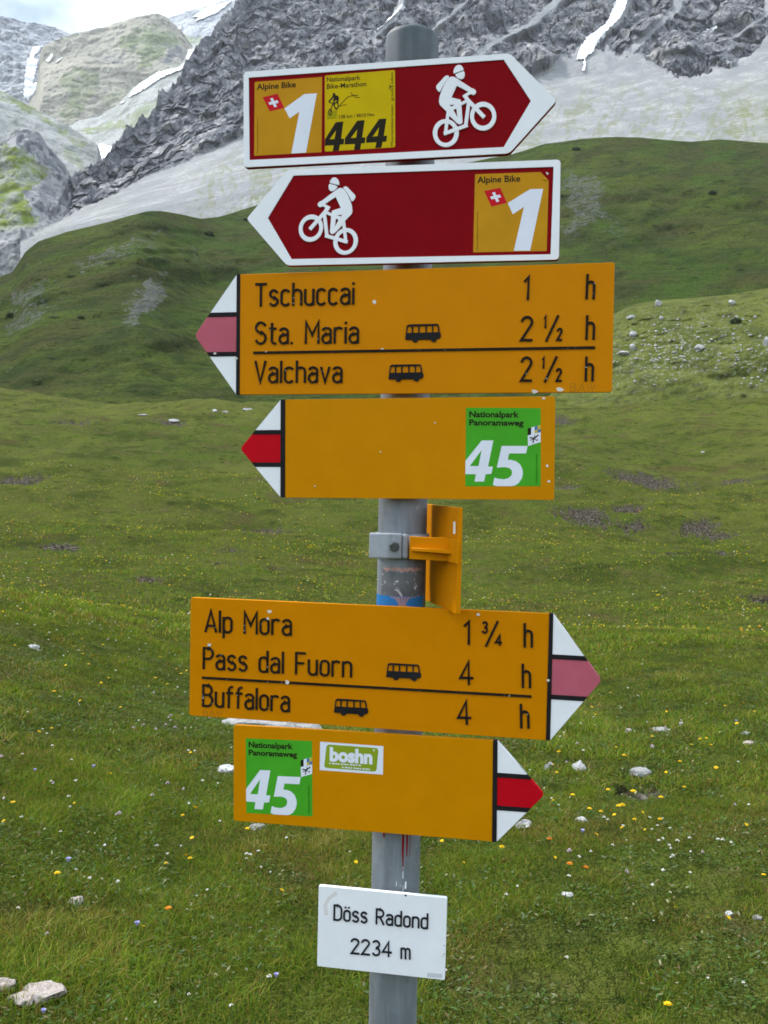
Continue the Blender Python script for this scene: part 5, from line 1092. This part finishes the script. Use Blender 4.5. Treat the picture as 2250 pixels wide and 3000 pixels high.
def stone(px, py, w, h, mat, label, depth=.8, name='stone', grp=None, seed=None, sink=.42):
    p, r = on_ground(px, py); s = r * math.hypot(1, (py - 1406) / F) / F
    sx, sz = w * s / 2, h * s / 2 * 1.15
    me = rock_mesh(int(px) if seed is None else seed, sx, sx * depth, sz); me.materials.append(M[mat])
    o = obj(name, me, None, (p[0], p[1] + sx * depth * .3, p[2] + sz * (1 - 2 * sink))); o.rotation_euler = (0, 0, .3 * math.sin(px)); return tag(o, label, 'stone', grp)
stone(1695, 2256, 46, 44, 'stone_white', 'upright angular white stone right of the lowest arrow tip')
stone(1879, 2272, 62, 38, 'stone_grey', 'lichen speckled grey stone just above the bare soil strip')
stone(1940, 2142, 52, 12, 'stone_grey', 'long flat pale stone in the grass beyond the speckled grey stone')
stone(1842, 2146, 20, 17, 'stone_pink', 'small brownish stone left of the long flat pale stone')
stone(1999, 2126, 18, 14, 'stone_white', 'small pale stone right of the long flat pale stone')
stone(2185, 2152, 30, 14, 'stone_grey', 'upper of two grey stones near the right edge of the meadow')
stone(2195, 2180, 34, 14, 'stone_pink', 'lower of two stones near the right edge of the meadow')
stone(1912, 2192, 15, 10, 'stone_grey', 'small grey stone above the speckled grey stone')
stone(1705, 2410, 40, 17, 'stone_white', 'low pale stone among yellow flowers right of the lowest arrow tip')
stone(1602, 2258, 26, 22, 'stone_grey', 'left one of two weathered stones beside the red arrow tip')
stone(1614, 2248, 22, 18, 'stone_grey', 'right one of two weathered stones beside the red arrow tip')
stone(1535, 2424, 52, 26, 'stone_grey', 'grey stone half hidden below the lowest arrow tip')
stone(1664, 2628, 34, 14, 'stone_white', 'flat white stone in the grass right of the white name sign')
stone(2138, 2684, 24, 14, 'stone_white', 'pale stone low at right, the left one of two')
stone(2218, 2700, 28, 14, 'stone_grey', 'pale stone low at right, the right one of two')
stone(745, 2132, 240, 40, 'stone_grey', 'wide flat grey rock slab showing between the two lowest yellow signs', .5, 'rock_slab', sink=.3)
stone(866, 2138, 150, 30, 'stone_grey', 'paler end of the rock slab seen between the two lowest yellow signs', .5, 'rock_slab', sink=.3)
stone(665, 2264, 58, 26, 'stone_white', 'white stone touching the left edge of the lowest yellow sign in view')
stone(755, 2430, 56, 15, 'stone_grey', 'grey stone just under the lowest yellow sign')
stone(222, 2654, 44, 26, 'stone_pink', 'small pinkish stone alone in the grass at lower left')
stone(110, 2938, 118, 50, 'stone_pink', 'largest pinkish rock at the bottom left corner')
stone(62, 2948, 80, 30, 'stone_pink', 'low reddish rock touching the largest pinkish rock', seed=5)
stone(12, 2904, 60, 34, 'stone_pink', 'pinkish rock cut by the left edge near the bottom')
stone(95, 1900, 34, 16, 'stone_white', 'whitish stone in the flowery grass at far left')
for px, py, w, h, lb in ((628, 1206, 16, 12, 'left one of three white boulders below the wide upper sign'), (660, 1208, 18, 9, 'middle one of three white boulders below the wide upper sign'), (723, 1201, 26, 10, 'right one of three white boulders below the wide upper sign'), (508, 1236, 34, 12, 'flat grey boulder on the far meadow left of the pole'), (420, 1218, 30, 8, 'low pale boulder on the far meadow at left'), (52, 1100, 80, 12, 'long pale rock step on the meadow edge at far left'), (2060, 1326, 14, 7, 'lone small white boulder on the far meadow at right')):
    stone(px, py, w, h, 'boulder', lb, .8, 'boulder')
def on_layer(layer, px, py):
    vv = np.linspace(0, len(layer.rows) - 1 - 1e-6, 1500); x = np.full(1500, float(px)); P, y, r, d = layer.at(x, vv); P = layer.disp(P, x, y, vv, r, d)
    yy = 1500 - F * ((P - CAM) @ UP) / ((P - CAM) @ FW); k = np.argmin(np.abs(yy - py)); return P[k], r[k]
def boulder(layer, px, py, w, h, label, seed, grp=None):
    p, r = on_layer(layer, px, py); s = r / F; me = rock_mesh(seed, w * s / 2, w * s / 2 * .8, h * s / 2, 2); me.materials.append(M['boulder'])
    o = obj('boulder', me, None, p + np.array([0, 0, h * s * .2])); o.rotation_euler = (0, 0, seed); return tag(o, label, 'boulder', grp)
boulder(KNOLL, 1927, 896, 26, 24, 'single large pale boulder on the crest of the stony knoll', 1)
boulder(KNOLL, 2143, 890, 24, 16, 'pale boulder on the knoll crest near the right edge', 2)
boulder(KNOLL, 1848, 932, 26, 14, 'wedge shaped boulder on the left shoulder of the knoll', 3)
boulder(KNOLL, 1937, 936, 14, 16, 'upright boulder below the largest boulder on the knoll crest', 4)
boulder(KNOLL, 1853, 1024, 26, 24, 'left one of the bright boulders at the edge of the wide upper sign', 5)
boulder(KNOLL, 1825, 1036, 34, 14, 'low bright boulder touching the edge of the wide upper sign', 6)
boulder(KNOLL, 2050, 1026, 34, 24, 'grey boulder in the middle of the stony knoll', 7)
boulder(KNOLL, 2243, 1012, 26, 32, 'grey boulder cut by the right edge on the stony knoll', 8)
boulder(KNOLL, 1855, 984, 24, 20, 'dark grey boulder on the left part of the stony knoll', 9)
q = random.Random(3)
for k in range(150):
    t_ = q.gauss(0, 1); px = min(2300, max(1795, 1985 + 110 * t_ + q.uniform(-60, 60))); py = min(1160, max(930, 1030 - 32 * t_ + q.gauss(0, 42)))
    if k > 115: px, py = q.uniform(2150, 2260), q.uniform(1000, 1140)
    s = q.uniform(4, 8); boulder(KNOLL, px, py, s * q.uniform(1, 1.6), s, 'whitish rock among the many strewn over the stony knoll', 20 + k % 14, 'rocks strewn over the stony knoll')

# dwarf bushes on the slopes
t = NT('bush_leaves', .7, 0, .2); ca = t.attr('tint', 'Color'); t.color(ca); M['bush'] = t.m
def bush(layer, px, py, w, label, seed):
    p, r = on_layer(layer, px, py); s = w * r / F / 2; g = np.random.default_rng(seed); n = 900
    u = g.normal(size=(n, 3)); u /= np.linalg.norm(u, axis=1)[:, None]; lob = 1 + .45 * fbm(u[:, 0] * 1.7 + seed, u[:, 1] * 1.7, u[:, 2] * 1.7, 3)
    c = u * (g.uniform(.45, 1, n)**.5 * lob)[:, None] * s * np.array([1, 1, .62]); c[:, 2] = np.abs(c[:, 2]) + .05 * s
    k = s * .11; V = c[:, None, :] + g.normal(size=(n, 3, 3)) * k
    col = np.array([(.022, .042, .012), (.035, .062, .016), (.05, .075, .022)])[g.choice(3, n)]
    root = thing('dwarf_bush', label, 'bush', tuple(p), 'dark dwarf bushes on the slopes')
    obj('foliage', mesh_np('foliage', V.reshape(-1, 3), None, np.arange(n * 3).reshape(-1, 3), M['bush'], {'tint': np.repeat(col, 3, 0)}, False), root)
    V, Q = lathe([(s * .07, -s * .3), (s * .05, s * .3), (s * .02, s * .5)], 7); obj('stem', mesh_np('stem', V, Q, None, M['stem']), root)
bush(HILL, 612, 690, 30, 'dark dwarf bush high on the left hill beside the second sign', 1)
bush(HILL, 2088, 568, 22, 'lone dark dwarf bush on the right hill', 2)
bush(HILL, 1688, 440, 22, 'dark dwarf bush near the crest right of the topmost arrow tip', 3)
bush(HILL, 238, 932, 20, 'small dark bush low on the left hill', 4)
bush(HILL, 30, 925, 20, 'small dark bush on the left hill by the edge of the view', 5)
bush(KNOLL, 2155, 945, 30, 'green dwarf bush on the stony knoll', 6)
bush(HILL, 720, 645, 14, 'tiny dark bush left of the second sign, near the hill crest', 7)
bpy.context.view_layer.update()
_zz = [(o.matrix_world @ Vector(c)).z for o in COL.objects if o.type == 'MESH' and o.parent is None for c in o.bound_box]; ZLO, ZHI = min(_zz), max(_zz)
# ------------------------------------------------------------------ mountain air
t = bpy.data.materials.new('haze'); t.use_nodes = True; q = t.node_tree; q.nodes.remove(q.nodes['Principled BSDF'])
pv = q.nodes.new('ShaderNodeVolumePrincipled'); pv.inputs['Color'].default_value = (.86, .92, 1, 1); pv.inputs['Density'].default_value = HAZE; pv.inputs['Anisotropy'].default_value = .2
q.links.new(pv.outputs[0], q.nodes['Material Output'].inputs['Volume'])
hz = obj('haze', box_mesh(-3700, 3700, -3700, 3700, ZLO - 1, ZHI + 20, 0)); hz.data.materials.append(t); tag(hz, 'faint haze paling the far mountains', 'haze', kind='stuff')
